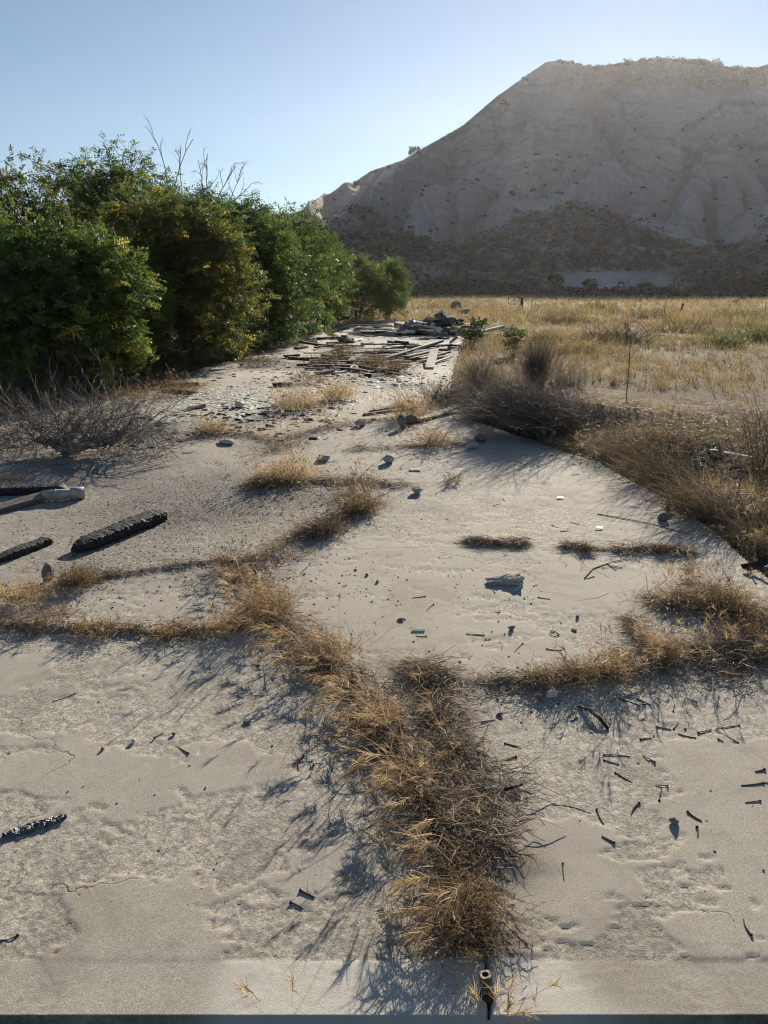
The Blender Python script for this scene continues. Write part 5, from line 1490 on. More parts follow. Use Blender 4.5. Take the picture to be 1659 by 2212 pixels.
def concrete_chunk():
    p = G(1090, 1262)
    bm = bmesh.new(); bmesh.ops.create_cube(bm, size=1.0)
    bmesh.ops.subdivide_edges(bm, edges=bm.edges[:], cuts=9, use_grid_fill=True)
    for v in bm.verts:
        x, y, z = v.co
        t = x + 0.5
        w = 0.075 * (0.75 + 0.25 * t) ; h = 0.036 * (0.45 + 0.6 * t)
        nx = float(fbm(np.array([x * 3.5 + y * 2]), np.array([z * 3 + y * 3]), 3, 7)[0] - 0.5)
        n2 = float(fbm(np.array([x * 14 + z * 9]), np.array([y * 14 - z * 7]), 3, 17)[0] - 0.5)
        v.co = Vector((x * 0.19 * (1 + 0.35 * nx) + n2 * 0.01, y * w * (1 + 1.0 * nx) + n2 * 0.018, (z + 0.5) * h * (1 + 1.1 * nx) + n2 * 0.02 * (z > -0.4)))
    me = bpy.data.meshes.new('concrete_chunk'); bm.to_mesh(me); bm.free()
    o = link('concrete_chunk', me, M['chunk']); o.location = Vector((float(p[0]), float(p[1] + 0.02), float(p[2]))); o.rotation_euler = (0, 0, 0.06)
    tag(o, 'largest wedge of broken grey concrete on the middle panel', 'rubble')
    q = G(1086, 1256)
    rock(1121, 1259, (.026, .022, .022), 'knob of concrete at the right end of the large wedge', 'chunk', 77, 'rubble', 'concrete_chunk')
concrete_chunk()

def shard(px, py, pts, T, mat, lab, name, cat, tilt=(0, 0), z=0.0, rz=0.0):
    bm = bmesh.new()
    vs = [bm.verts.new((x, y, 0)) for x, y in pts]
    f = bm.faces.new(vs)
    r = bmesh.ops.extrude_face_region(bm, geom=[f])
    for v in [g for g in r['geom'] if isinstance(g, bmesh.types.BMVert)]: v.co.z += T
    bmesh.ops.recalc_face_normals(bm, faces=bm.faces)
    bmesh.ops.bevel(bm, geom=bm.edges[:], offset=T * 0.15, segments=1, affect='EDGES')
    me = bpy.data.meshes.new(name); bm.to_mesh(me); bm.free()
    o = link(name, me, M[mat]); p = G(px, py)
    o.location = Vector((float(p[0]), float(p[1]), float(p[2]) + 0.004 + z)); o.rotation_euler = (tilt[0], tilt[1], rz)
    tag(o, lab, cat)
shard(1118, 1276, [(-.035, -.012), (-.005, -.022), (.036, .034), (.012, .028), (-.012, .004)], .004, 'glass', 'pale green glass shard leaning on the concrete wedge', 'glass_shard', 'glass', (0.35, -0.1), 0.008)
shard(905, 1361, [(-.035, -.012), (.03, -.014), (.034, .012), (-.03, .014)], .005, 'glass', 'flat green glass piece on the bare panel near the joint', 'glass_shard', 'glass', (0.05, 0), 0.001)
shard(1296, 1143, [(-.022, -.012), (.014, -.014), (.026, .018), (-.03, .02)], .006, 'ceramic', 'square white ceramic shard in the bush shadow', 'ceramic_shard', 'shard', (0.15, 0.05), 0.002)
shard(1210, 1077, [(-.022, -.014), (.022, -.012), (.026, .006), (.0, .02), (-.024, .01)], .006, 'ceramic', 'rounded white ceramic shard on the rear of the panel', 'ceramic_shard', 'shard', (0.1, 0), 0.001)
shard(897, 1016, [(-.05, -.02), (.05, -.02), (.055, .02), (-.04, .03)], .008, 'ceramic', 'flat white shard near the cross joint', 'ceramic_shard', 'shard', (0.06, 0), 0.001)
shard(620, 1024, [(-.03, -.02), (.03, -.02), (.03, .02), (-.03, .03)], .008, 'ceramic', 'white shard beneath the large golden tuft', 'ceramic_shard', 'shard', (0.1, 0), 0.001)
shard(405, 978, [(-.06, -.02), (.03, -.03), (.07, .02), (-.05, .03)], .006, 'glass', 'cluster of glinting glass at the end of the dead shrub', 'glass_shard', 'glass', (0.1, 0), 0.001)
shard(1595, 988, [(-.14, -.02), (.1, -.03), (.14, .0), (-.12, .03)], .008, 'ceramic', 'long white strip in the litter near the right edge', 'plastic_strip', 'strip', (0.1, 0.12), 0.02, -0.3)
shard(1540, 978, [(-.03, -.012), (.04, -.01), (.04, .012), (-.03, .014)], .006, 'ceramic', 'small white strip left of the long one', 'plastic_strip', 'strip', (0.1, 0.05), 0.02, -0.1)
# glinting burnt strip
def foil():
    a, b = P(3, 1806), P(146, 1764); L = np.linalg.norm(b - a)
    n, m = 70, 14
    X, Yt = np.meshgrid(np.linspace(-L / 2, L / 2, n), np.linspace(-1, 1, m), indexing='ij')
    wd = 0.022 * np.clip(1 - (X / (L / 2)) ** 2, 0.03, 1) ** 0.45 * (0.8 + 0.5 * vnoise(X * 40, X * 0, 5))
    g = np.floor(vnoise(X * 90, Yt * 3.2, 9) * 5) / 5
    Z = 0.004 + 0.012 * g * (1 - np.abs(Yt) ** 3) + 0.004 * vnoise(X * 200, Yt * 9, 4)
    Z[:, 0] = Z[:, -1] = -0.006; Z[0] = Z[-1] = -0.006
    V = np.stack([X, Yt * wd + 0.004 * (vnoise(X * 80, Yt, 3) - .5), Z], -1).reshape(-1, 3)
    idx = np.arange(n * m).reshape(n, m)
    q = np.stack([idx[:-1, :-1], idx[1:, :-1], idx[1:, 1:], idx[:-1, 1:]], -1).reshape(-1, 4)
    o = mesh_np('burnt_strip', V, q, M['tar']); mid = (a + b) / 2; mid[2] = top_z(mid[0], mid[1])
    o.location = Vector([float(v) for v in mid]); o.rotation_euler = (0, 0, math.atan2(b[1] - a[1], b[0] - a[0]))
    tag(o, 'shiny black flaky burnt strip on the near left panel', 'strip')
foil()

# nails, head first
def nail(h, t, lab, grp, bend=0.0, r=0.0020):
    h = np.asarray(h, float); t = np.asarray(t, float)
    L = np.linalg.norm(t - h); g = np.random.default_rng(int(abs(h[0] * 977 + h[1] * 131) * 10) % 99991)
    ax = (t - h) / L; sd_ = np.array([-ax[1], ax[0], 0])
    bend = bend or (g.normal(0, 0.03) if g.uniform() < 0.75 else g.normal(0, 0.13)); r = r * g.uniform(0.85, 1.25)
    zh = top_z(h[0], h[1]) + r * 1.15; zt = top_z(t[0], t[1]) + r * 0.7
    root_p = np.array([h[0], h[1], zh])
    pts = []
    for s in np.linspace(0, 1, 6):
        q = h + (t - h) * s + sd_ * bend * L * math.sin(math.pi * s) * 0.8
        pts.append((q[0] - h[0], q[1] - h[1], (zt - zh) * s))
    root = empty('nail', root_p); tag(root, lab, 'nail', grp)
    V, Fq = tubes(np.array([pts]), r, 0.7, 6)
    mesh_np('shank', V, Fq, M['rust'], root, None, True)
    d0 = unit(np.array(pts[1]) - np.array(pts[0]))
    V, Fq = tubes(np.array([[np.array(pts[0]) - d0 * 0.0025, np.array(pts[0]) - d0 * 0.0005, np.array(pts[0]) + d0 * 0.0015]]), r * g.uniform(1.7, 2.1), 0.9, 8)
    mesh_np('head', V, [Fq, np.arange(7, -1, -1)[None], np.arange(16, 24)[None]], M['rust'], root)
def n8(L_): return [((663.6 + .6 * a, 1460 + .6 * b), (663.6 + .6 * c, 1460 + .6 * d)) for a, b, c, d in L_]
def n6(L_): return [((796.3 + .52 * a, 995.4 + .52 * b), (796.3 + .52 * c, 995.4 + .52 * d)) for a, b, c, d in L_]
def n7(L_): return [((.5 * a, 1393.6 + .5 * b), (.5 * c, 1393.6 + .5 * d)) for a, b, c, d in L_]
near_r = n8([(712, 243, 770, 258), (752, 292, 703, 303), (1068, 283, 1165, 290), (1068, 303, 1125, 320), (1250, 312, 1208, 285), (1110, 348, 1170, 382), (1297, 398, 1253, 392), (1268, 448, 1276, 410), (1195, 458, 1165, 500),
             (1043, 480, 1068, 532), (1370, 492, 1420, 524), (1403, 548, 1405, 580), (1105, 602, 1060, 578), (1630, 452, 1577, 458), (1640, 388, 1562, 396), (1645, 340, 1612, 346), (1700, 390, 1640, 386), (1200, 228, 1240, 224), (1260, 185, 1310, 193),
             (1398, 224, 1335, 208), (1408, 204, 1455, 192), (1550, 240, 1470, 192), (1555, 178, 1475, 188), (1480, 230, 1498, 240), (1190, 85, 1240, 108), (1140, 88, 1200, 110), (968, 152, 945, 162), (630, 168, 675, 160), (615, 283, 655, 295), (1320, 190, 1335, 165), (1318, 128, 1322, 102)])
for h, t in near_r:
    if h[0] > 1590: lab = 'rusty nail close to the right picture edge on the near right panel'
    elif h[0] > 1480 and h[1] < 1620: lab = 'rusty nail in the crossed cluster below the ring of weeds'
    elif h[1] < 1600: lab = 'rusty nail on the upper part of the near right panel, below the right joint'
    elif h[0] < 1150: lab = 'rusty nail beside the matted stems on the near right panel'
    else: lab = 'rusty nail in the middle of the flaked near right panel'
    nail(P(*h), P(*t), lab, 'near right panel: ' + lab)
nail(P(*n8([(920, 678, 0, 0)])[0][0]), P(*n8([(925, 735, 0, 0)])[0][0]), 'lone rusty nail standing out right of the nearest golden weed', None)
nail(P(*n8([(1597, 935, 0, 0)])[0][0]), P(*n8([(1570, 878, 0, 0)])[0][0]), 'lone rusty nail at the lower right near the picture edge', None)
for h, t in n6([(235, 564, 180, 570), (270, 598, 240, 628), (480, 726, 405, 720), (640, 760, 605, 797), (740, 782, 805, 786), (935, 482, 900, 492), (1180, 590, 1132, 612), (1255, 708, 1310, 718), (525, 550, 515, 530), (685, 522, 702, 516), (705, 568, 755, 576), (545, 626, 522, 628), (605, 690, 578, 692), (485, 742, 508, 740), (240, 730, 196, 728)]):
    nail(P(*h), P(*t), 'rusty nail on the middle panel around the concrete wedge', 'nails on the middle panel')
for h, t in n6([(520, 188, 550, 178), (762, 266, 790, 278), (870, 262, 835, 254), (385, 266, 410, 271), (845, 60, 878, 55), (630, 10, 655, 16), (710, 25, 680, 8), (1290, 322, 1330, 332), (655, 318, 672, 322), (800, 292, 832, 290), (560, 160, 566, 168), (668, 40, 676, 36)]):
    nail(P(*h), P(*t), 'rusty nail on the rear bare panel before the brush mound', 'nails on the rear panel')
for (h, t), lab in zip(n7([(325, 208, 228, 242), (668, 402, 703, 378), (815, 470, 757, 432), (1298, 1062, 1360, 1092), (1257, 1112, 1308, 1135), (1312, 478, 1290, 540), (1355, 520, 1325, 578), (75, 1250, 0, 1268)]),
        ['long rusty nail on the near left panel below the left joint', 'short reddish nail pointing up right on the near left panel', 'rusty nail with clear head in the middle of the near left panel', 'rusty nail near the golden weed low on the left panel',
         'headless dark nail just below the rusty nail low on the left panel', 'upright-lying nail in the shadow left of the wide joint', 'nail hugging the left border of the wide joint', 'nail at the left picture edge near the bottom']):
    nail(P(*h), P(*t), lab, None)
# bent wires and sticks
def wire(pts, r, mat, lab, name='wire', cat='wire', z=0.004):
    q = np.array([P(x, y) for x, y in pts]); q[:, 2] = [top_z(a[0], a[1]) + z for a in q]
    V, Fq = tubes(q[None], r, 0.7, 5)
    tag(mesh_np(name, V, Fq, M[mat], None, None, True), lab, cat)
wire([(1262, 1250), (1280, 1230), (1320, 1215), (1360, 1207)], 0.0035, 'rust', 'long bent dark wire right of the concrete wedge')
wire([(1300, 1228), (1325, 1224), (1345, 1228)], 0.003, 'rust', 'short bent wire crossing the long one')
wire([(1312, 1218), (1330, 1232)], 0.003, 'rust', 'short straight wire under the bent ones')
wire([(1188, 1368), (1192, 1363), (1202, 1365), (1208, 1371), (1200, 1376), (1190, 1373), (1188, 1368)], 0.0028, 'rust', 'small rusty wire ring on the flaked concrete')
wire([(1348, 1506), (1380, 1495), (1398, 1478), (1404, 1460)], 0.0022, 'wood_brown', 'thin curved twig on the near right panel', 'twig_piece', 'twig')
wire([(1290, 1110), (1400, 1130), (1500, 1158)], 0.003, 'wood_brown', 'long thin dry twig lying in the bush shadow', 'twig_piece', 'twig')
wire([(1440, 1250), (1400, 1280), (1395, 1240)], 0.0018, 'wood_brown', 'thin bent twig beside the lone weed', 'twig_piece', 'twig')
lay(1252, 1527, 1312, 1575, 0.012, 0.008, 'wood_char', 'dark splintered stick among the near right nails', name='stick', cat='stick')
lay(1045, 1712, 1130, 1699, 0.022, 0.010, 'wood_char', 'dark slat end sticking out of the dead stems', 0.0, 0.012, name='slat', cat='slat')
lay(1338, 1508, 1395, 1523, 0.008, 0.006, 'wood_char', 'thin dark stick near the end of the right joint', name='stick', cat='stick')
lay(808, 890, 870, 878, 0.10, 0.03, 'wood_brown', 'brown board lying in the rear diagonal joint', name='board', cat='board')
lay(785, 898, 905, 882, 0.05, 0.03, 'wood_grey', 'thin grey board lying before the brown one', name='board', cat='board')
lay(900, 912, 985, 888, 0.13, 0.025, 'wood_pale', 'pale wide board at the left foot of the brush mound', 0.02, 0.05, name='board', cat='board')
lay(408, 886, 442, 880, 0.07, 0.05, 'wood_char', 'short charred block on the plaster flakes', name='block', cat='block')

# anchor block in the crack and anchor bolt at the slab edge
def anchor_block():
    p = P(1052, 2150); p[2] = slab_z(p[0], p[1])
    root = empty('anchor_block', p); tag(root, 'square rusty iron block with a round hole set in the near crack', 'anchor')
    w, h = 0.027, 0.062
    bm = bmesh.new(); bmesh.ops.create_cube(bm, size=1.0)
    for v in bm.verts: v.co = Vector((v.co.x * w, v.co.y * w, v.co.z * h))
    top = [f for f in bm.faces if f.normal.z > .5][0]
    seg = 16
    me = bpy.data.meshes.new('block')
    # body with a drilled hole: outer square ring bridged to an inner circle
    bm.free(); bm = bmesh.new()
    def ring(r, z, sq):
        out = []
        for k in range(seg):
            t = 2 * math.pi * (k + .5) / seg; c, s = math.cos(t), math.sin(t)
            kk = (1 / max(abs(c), abs(s)) ** 0.82) if sq else 1
            out.append(bm.verts.new((c * r * kk, s * r * kk, z)))
        return out
    rings = [ring(w / 2, -0.01, True), ring(w / 2, h - .003, True), ring(w / 2 * .93, h, True), ring(w * .30, h, False), ring(w * .28, h - .003, False), ring(w * .27, h - .022, False)]
    for a_, b_ in zip(rings[:-1], rings[1:]):
        for k in range(seg): bm.faces.new((a_[k], a_[(k + 1) % seg], b_[(k + 1) % seg], b_[k]))
    bm.faces.new(rings[-1])
    bmesh.ops.recalc_face_normals(bm, faces=bm.faces)
    bm.to_mesh(me); bm.free()
    b = link('block', me, M['iron'], root); b.rotation_euler = (math.radians(-6), math.radians(-4), 0.15)
    V, Fq = tubes(np.array([[[0, 0, -.02], [0, 0, .012], [0, 0, .02]]]), 0.017, 0.9, 10)
    mesh_np('collar', V, Fq, M['rust'], root)
anchor_block()
def anchor_bolt():
    p = G(1442, 1100)
    root = empty('anchor_bolt', p); root.scale = (1.25, 1.25, 1.25); tag(root, 'black anchor bolt with washer and nut standing at the slab corner', 'bolt')
    V, Fq = tubes(np.array([[[0, 0, -.02], [0, 0, .03], [0, 0, .062]]]), 0.009, 1.0, 10)
    mesh_np('shank', V, [Fq, np.arange(20, 30)[None]], M['rust'], root, None, False)
    V, Fq = tubes(np.array([[[0, 0, .030], [0, 0, .034], [0, 0, .038]]]), 0.032, 1.0, 14)
    mesh_np('washer', V, [Fq, np.arange(13, -1, -1)[None], np.arange(28, 42)[None]], M['rust'], root)
    V, Fq = tubes(np.array([[[0, 0, .0385], [0, 0, .047], [0, 0, .056]]]), 0.019, 1.0, 6)
    mesh_np('nut', V, [Fq, np.arange(5, -1, -1)[None], np.arange(12, 18)[None]], M['rust'], root)
    V, Fq = tubes(np.array([[[0, 0, -.005], [0, 0, .003], [0, 0, .012]]]), 0.026, 0.5, 10)
    mesh_np('foot', V, Fq, M['rust'], root)
anchor_bolt()
def rusty_scrap():
    p = G(1640, 1236)
    root = empty('rusty_scrap', p); tag(root, 'bent rusty sheet iron scrap on the slab corner at the right edge', 'scrap')
    g = np.random.default_rng(4)
    n, m = 9, 6
    X, Y = np.meshgrid(np.linspace(-.09, .09, n), np.linspace(-.05, .05, m), indexing='ij')
    Z = 0.045 + 0.03 * np.sin(X * 22) + 0.35 * np.maximum(0, Y - .01) + g.normal(0, .004, X.shape)
    V = np.stack([X, Y, Z], -1).reshape(-1, 3); V = np.concatenate([V, V - np.array([0, 0, .004])])
    idx = np.arange(n * m).reshape(n, m)
    q = np.stack([idx[:-1, :-1], idx[1:, :-1], idx[1:, 1:], idx[:-1, 1:]], -1).reshape(-1, 4)
    mesh_np('sheet', V, np.concatenate([q, q[:, ::-1] + n * m]), M['rust'], root)
    for x, y in ((-.07, -.03), (.05, -.035)):
        V, Fq = tubes(np.array([[[x, y, 0], [x * .9, y * .8, .03], [x * .8, y * .6, .05]]]), .007, .9, 6); mesh_np('leg', V, Fq, M['rust'], root)
rusty_scrap()

# ------------------------------------------------------------------ the rear debris
def d8(x, y): return (1250 + x * 500 / 1659) * .6636, (950 + y * 400 / 1327) * .6636     # first close-up of the pile
def dl(x, y): return (850 + x * 500 / 1659) * .6636, (1000 + y * 300 / 995) * .6636      # close-up of the left rear slab
def dplank(f, x0, y0, x1, y1, W, T, mat, lab, z0=0.0, z1=0.0, **kw):
    a = f(x0, y0); b = f(x1, y1)
    A, B = P(*a, z0), P(*b, z1)
    A[2] = z0 + T / 2 + 0.005; B[2] = z1 + T / 2 + 0.005
    plank(A, B, W, T, mat, lab, **kw)
dplank(d8, 545, 635, 490, 832, 0.19, 0.035, 'wood_pale', 'pale bleached board lying towards the camera before the rear pile', 0.22, 0.0)
dplank(d8, 0, 745, 630, 545, 0.09, 0.07, 'wood_grey', 'longest dark grey beam slanting across the rear board heap', 0.05, 0.12)
dplank(d8, 200, 755, 520, 690, 0.16, 0.05, 'wood_brown', 'brown board under the pale bleached one', 0.0, 0.08)
dplank(d8, 500, 605, 765, 590, 0.10, 0.04, 'wood_grey', 'grey plank at the right end of the rear board heap', 0.04, 0.04)
dplank(d8, 535, 780, 715, 715, 0.07, 0.03, 'wood_pale', 'thin pale stick right of the bleached board', 0.0, 0.03)
dplank(d8, 60, 560, 350, 600, 0.18, 0.10, 'wood_char', 'thick charred timber on the rear board heap', 0.05, 0.03)
dplank(d8, 140, 545, 240, 560, 0.16, 0.06, 'wood_char', 'short charred timber end behind the thick one', 0.18, 0.18)
dplank(d8, 30, 615, 200, 590, 0.22, 0.03, 'wood_pale', 'pale flat board left on the rear board heap', 0.05, 0.05)
dplank(d8, -40, 660, 250, 655, 0.12, 0.08, 'wood_char', 'charred plank at the left of the rear board heap', 0.04, 0.04)
dplank(d8, 240, 720, 600, 635, 0.14, 0.06, 'wood_grey', 'weathered plank below the longest beam', 0.06, 0.1)
dplank(d8, 600, 505, 690, 510, 0.2, 0.05, 'wood_char', 'short dark board on the bare slab behind the heap', 0.0, 0.0)
dplank(d8, 720, 555, 785, 505, 0.08, 0.05, 'wood_pale', 'pale stick end at the right of the bare slab', 0.0, 0.3)
dplank(dl, 400, 378, 770, 430, 0.10, 0.06, 'wood_grey', 'long straight plank on the sunlit rear slab', 0.0, 0.0)
dplank(dl, 480, 385, 620, 388, 0.16, 0.05, 'wood_char', 'dark board behind the long straight plank', 0.0, 0.0)
dplank(dl, 610, 350, 860, 345, 0.18, 0.06, 'wood_char', 'dark long board near the far trees', 0.0, 0.0)
dplank(dl, 840, 370, 985, 385, 0.22, 0.14, 'wood_brown', 'thick brown timber stub on the rear slab', 0.03, 0.0)
dplank(dl, 895, 335, 955, 365, 0.18, 0.08, 'wood_grey', 'grey board propped on the timber stub', 0.28, 0.16)
dplank(dl, 960, 605, 1060, 530, 0.15, 0.05, 'wood_brown', 'tan board pointing away on the rear slab', 0.0, 0.05)
dplank(dl, 300, 560, 525, 570, 0.14, 0.06, 'wood_char', 'black board lying on the left rear slab', 0.0, 0.0)
dplank(dl, 255, 540, 405, 530, 0.14, 0.05, 'wood_char', 'second black board above the first on the left rear slab', 0.02, 0.02)
dplank(dl, 380, 455, 480, 440, 0.16, 0.05, 'wood_char', 'black board under the skirt of the broad tree', 0.0, 0.0)
dplank(dl, 1030, 255, 1120, 300, 0.22, 0.05, 'wood_grey', 'grey board leaning near the lone round tree', 0.15, 0.0)
dplank(dl, 760, 285, 940, 240, 0.12, 0.07, 'wood_grey', 'grey curved plank under the far brush heap', 0.0, 0.25)
dplank(dl, 730, 165, 940, 130, 0.14, 0.10, 'wood_char', 'dark fallen trunk lying on the far brush heap', 0.2, 0.5)
dplank(dl, 1110, 748, 1195, 748, 0.12, 0.05, 'wood_char', 'short black board left of the nearest rear tuft', 0.0, 0.0)
dplank(dl, 590, 730, 770, 700, 0.12, 0.05, 'wood_grey', 'grey board at the back of the plaster flakes', 0.0, 0.02)
dplank(dl, 770, 715, 910, 705, 0.16, 0.03, 'wood_pale', 'pale board behind the plaster flakes', 0.0, 0.0)
dplank(dl, 130, 855, 330, 845, 0.14, 0.05, 'wood_char', 'dark board at the left of the plaster flakes', 0.0, 0.0)
lay(545 / 1.0 - 200, 838, 430, 832, 0.10, 0.05, 'wood_char', 'dark board under the olive tree by the dead shrub', name='plank', cat='plank')
lay(350, 845, 420, 850, 0.09, 0.05, 'wood_grey', 'grey board lying in front of the dark one by the dead shrub', name='plank', cat='plank')
# main far pile: pieces at their own depth, height read from the photograph
def fplank(f, x0, y0, x1, y1, W, T, mat, lab, d0=28.0, d1=28.5, **kw):
    A, B = PD(*f(x0, y0), d0), PD(*f(x1, y1), d1)
    A[2] = max(A[2], T / 2 + 0.01); B[2] = max(B[2], T / 2 + 0.01)
    plank(A, B, W, T, mat, lab, **kw)
fplank(d8, 470, 285, 605, 288, 0.28, 0.08, 'wood_pale', 'pale board on top of the far debris pile')
fplank(d8, 570, 255, 760, 340, 0.22, 0.12, 'wood_grey', 'grey beam slanting down from the top of the far pile')
fplank(d8, 610, 260, 632, 210, 0.2, 0.12, 'wood_char', 'charred stub sticking up from the top of the far pile')
fplank(d8, 720, 305, 690, 265, 0.3, 0.16, 'wood_brown', 'rusty brown block on top of the far pile')
fplank(d8, 960, 370, 1085, 312, 0.24, 0.22, 'wood_brown', 'thick brown log end at the right of the far pile')
fplank(d8, 1010, 440, 1290, 375, 0.22, 0.10, 'wood_pale', 'long pale beam lying right of the far pile')
fplank(d8, 1050, 460, 1130, 465, 0.16, 0.06, 'wood_pale', 'short pale board under the long pale beam')
fplank(d8, 330, 415, 455, 495, 0.22, 0.08, 'wood_brown', 'brown plank leaning at the front of the far pile')
fplank(d8, 380, 415, 620, 425, 0.16, 0.08, 'wood_grey', 'grey plank bridging the front of the far pile')
fplank(d8, 140, 465, 225, 380, 0.22, 0.06, 'wood_grey', 'plank standing aslant at the left of the far pile')
fplank(d8, 30, 460, 130, 430, 0.2, 0.08, 'wood_char', 'black plank left of the bent metal sheets')
fplank(d8, 150, 465, 420, 475, 0.3, 0.16, 'wood_char', 'charred box beam along the front of the far pile')
fplank(d8, 650, 400, 760, 460, 0.24, 0.10, 'wood_brown', 'dark plank at the right front of the far pile')
fplank(d8, 460, 475, 700, 455, 0.16, 0.06, 'wood_grey', 'low plank at the foot of the far pile')
g = np.random.default_rng(21)
for i in range(80):
    x = g.uniform(330, 860); y = 440 - 115 * math.exp(-((x - 620) / 170) ** 2) * g.uniform(0, 1) - g.uniform(-10, 30)
    c = P(*d8(x, 455)); zt = max(0.02, (440 - y) / 115 * 0.36)
    a_ = g.normal(0, 0.5) + (math.pi if g.uniform() < .5 else 0); L = g.uniform(0.7, 2.2)
    c = c + np.array([0, g.uniform(-0.4, 2.6), 0]); dv = np.array([math.cos(a_), math.sin(a_), g.normal(0, 0.13)]) * L / 2
    A, B = c - dv, c + dv; A[2] = max(0.04, zt - dv[2]); B[2] = max(0.04, zt + dv[2])
    plank(A, B, g.uniform(.1, .26), g.uniform(.04, .1), ['wood_grey', 'wood_brown', 'wood_char', 'wood_grey', 'wood_char', 'wood_pale'][g.integers(6)], 'weathered timber jumbled in the heart of the far debris pile', 'timbers of the far pile', g.normal(0, .4))
for i in range(30):
    x = g.uniform(-330, 420); y = g.uniform(395, 470)
    c = P(*d8(x, y + 5)); a_ = g.normal(0, 0.7); L = g.uniform(0.5, 1.9); dv = np.array([math.cos(a_), math.sin(a_), 0]) * L / 2
    A, B = c - dv, c + dv; A[2] = B[2] = g.uniform(.03, .16)
    plank(A, B, g.uniform(.08, .2), g.uniform(.03, .07), ['wood_grey', 'wood_char', 'wood_brown', 'wood_pale'][g.integers(4)], 'loose board strewn left of the far debris pile', 'boards strewn left of the far pile')
for i in range(48):
    x = g.uniform(560, 1500); y = g.uniform(380, 720)
    c = P(*dl(x, y)); a_ = g.normal(0, 0.6); L = g.uniform(0.3, 1.3); dv = np.array([math.cos(a_), math.sin(a_), 0]) * L / 2
    A, B = c - dv, c + dv; A[2] = B[2] = g.uniform(.02, .05)
    plank(A, B, g.uniform(.05, .13), g.uniform(.02, .05), ['wood_grey', 'wood_char', 'wood_char', 'wood_brown', 'wood_grey'][g.integers(5)], 'small dark board scattered on the rear slab', 'boards scattered on the rear slab')
for i in range(26):
    x = g.uniform(-20, 600); y = g.uniform(590, 740)
    c = P(*d8(x, y)); a_ = g.normal(0.25, 0.5); L = g.uniform(0.5, 1.7); dv = np.array([math.cos(a_), math.sin(a_), 0]) * L / 2
    A, B = c - dv, c + dv; A[2] = B[2] = g.uniform(.03, .10)
    plank(A, B, g.uniform(.07, .16), g.uniform(.03, .06), ['wood_grey', 'wood_char', 'wood_brown', 'wood_grey'][g.integers(4)], 'dark plank lying in the rear board heap', 'planks of the rear board heap')

def sheet(corners, zs, mat, lab, bend=0.06, name='metal_sheet', cat='sheet', depth=27.6):
    q = []
    for (x, y), z in zip(corners, zs):
        p = P(x, y) if depth is None else PD(x, y, depth + z * 0.8); p[2] = max(p[2], 0.012); q.append(p)
    q = np.array(q); n, m = 9, 6
    U, W_ = np.meshgrid(np.linspace(0, 1, n), np.linspace(0, 1, m), indexing='ij')
    V = (q[0] * ((1 - U) * (1 - W_))[..., None] + q[1] * (U * (1 - W_))[..., None] + q[2] * (U * W_)[..., None] + q[3] * ((1 - U) * W_)[..., None])
    nrm = np.cross(q[1] - q[0], q[3] - q[0]); nrm = nrm / np.linalg.norm(nrm)
    V = V + nrm * (bend * (np.sin(U * 5 + W_ * 2) + 0.5 * np.sin(W_ * 7)))[..., None]
    V[..., 2] = np.maximum(V[..., 2], 0.015)
    V = V.reshape(-1, 3); V = np.concatenate([V, V - nrm * 0.008]); idx = np.arange(n * m).reshape(n, m)
    f = np.stack([idx[:-1, :-1], idx[1:, :-1], idx[1:, 1:], idx[:-1, 1:]], -1).reshape(-1, 4)
    tag(mesh_np(name, V, np.concatenate([f, f[:, ::-1] + n * m]), M[mat]), lab, cat)
sheet([d8(430, 352), d8(520, 370), d8(660, 420), d8(580, 420)], [.65, .6, .3, .25], 'panel', 'pale wallboard sheet sliding down the front of the far pile', .03, 'wallboard', 'board')
sheet([d8(235, 345), d8(310, 300), d8(345, 345), d8(270, 368)], [.35, .75, .45, .3], 'metal', 'bent blue grey metal sheet peaked at the left of the far pile', .05)
sheet([d8(135, 350), d8(195, 352), d8(200, 368), d8(150, 365)], [.4, .42, .3, .3], 'panel', 'small white curled sheet left of the peaked metal one', .04)
sheet([d8(290, 360), d8(400, 340), d8(410, 355), d8(300, 372)], [.4, .5, .42, .3], 'panel', 'white sheet right of the peaked metal one', .03)
sheet([d8(10, 440), d8(25, 505), d8(130, 480), d8(110, 445)], [.35, .0, .05, .3], 'metal', 'folded metal sheet lying at the left end of the pile', .06)
sheet([d8(190, 425), d8(340, 418), d8(330, 445), d8(200, 450)], [.25, .25, .12, .12], 'panel', 'pale flat panel in the left front of the pile', .02, 'wallboard', 'board')
sheet([d8(540, 440), d8(680, 430), d8(690, 455), d8(560, 470)], [.2, .22, .05, .05], 'metal', 'flat metal sheet at the right front of the pile', .02)
sheet([d8(710, 415), d8(800, 405), d8(790, 425), d8(720, 435)], [.25, .25, .1, .1], 'panel', 'pale sheet at the right end of the pile', .02, 'wallboard', 'board')
sheet([d8(735, 355), d8(760, 355), d8(760, 368), d8(735, 368)], [.55, .55, .4, .4], 'panel', 'small white square panel facing out of the pile', .005, 'wallboard', 'board')
sheet([d8(0, 690), d8(110, 680), d8(100, 720), d8(0, 735)], [.08, .08, .02, .02], 'metal', 'flat metal sheet in the left of the rear board heap', .02, depth=None)
sheet([d8(200, 610), d8(280, 600), d8(260, 630), d8(190, 640)], [.12, .12, .05, .05], 'metal', 'small metal sheet leaning on the rear board heap', .02, depth=None)
sheet([d8(-330, 520), d8(-230, 500), d8(-220, 520), d8(-320, 540)], [.02, .02, .02, .02], 'panel', 'pale sheet flat on the far slab', .01, 'wallboard', 'board', None)
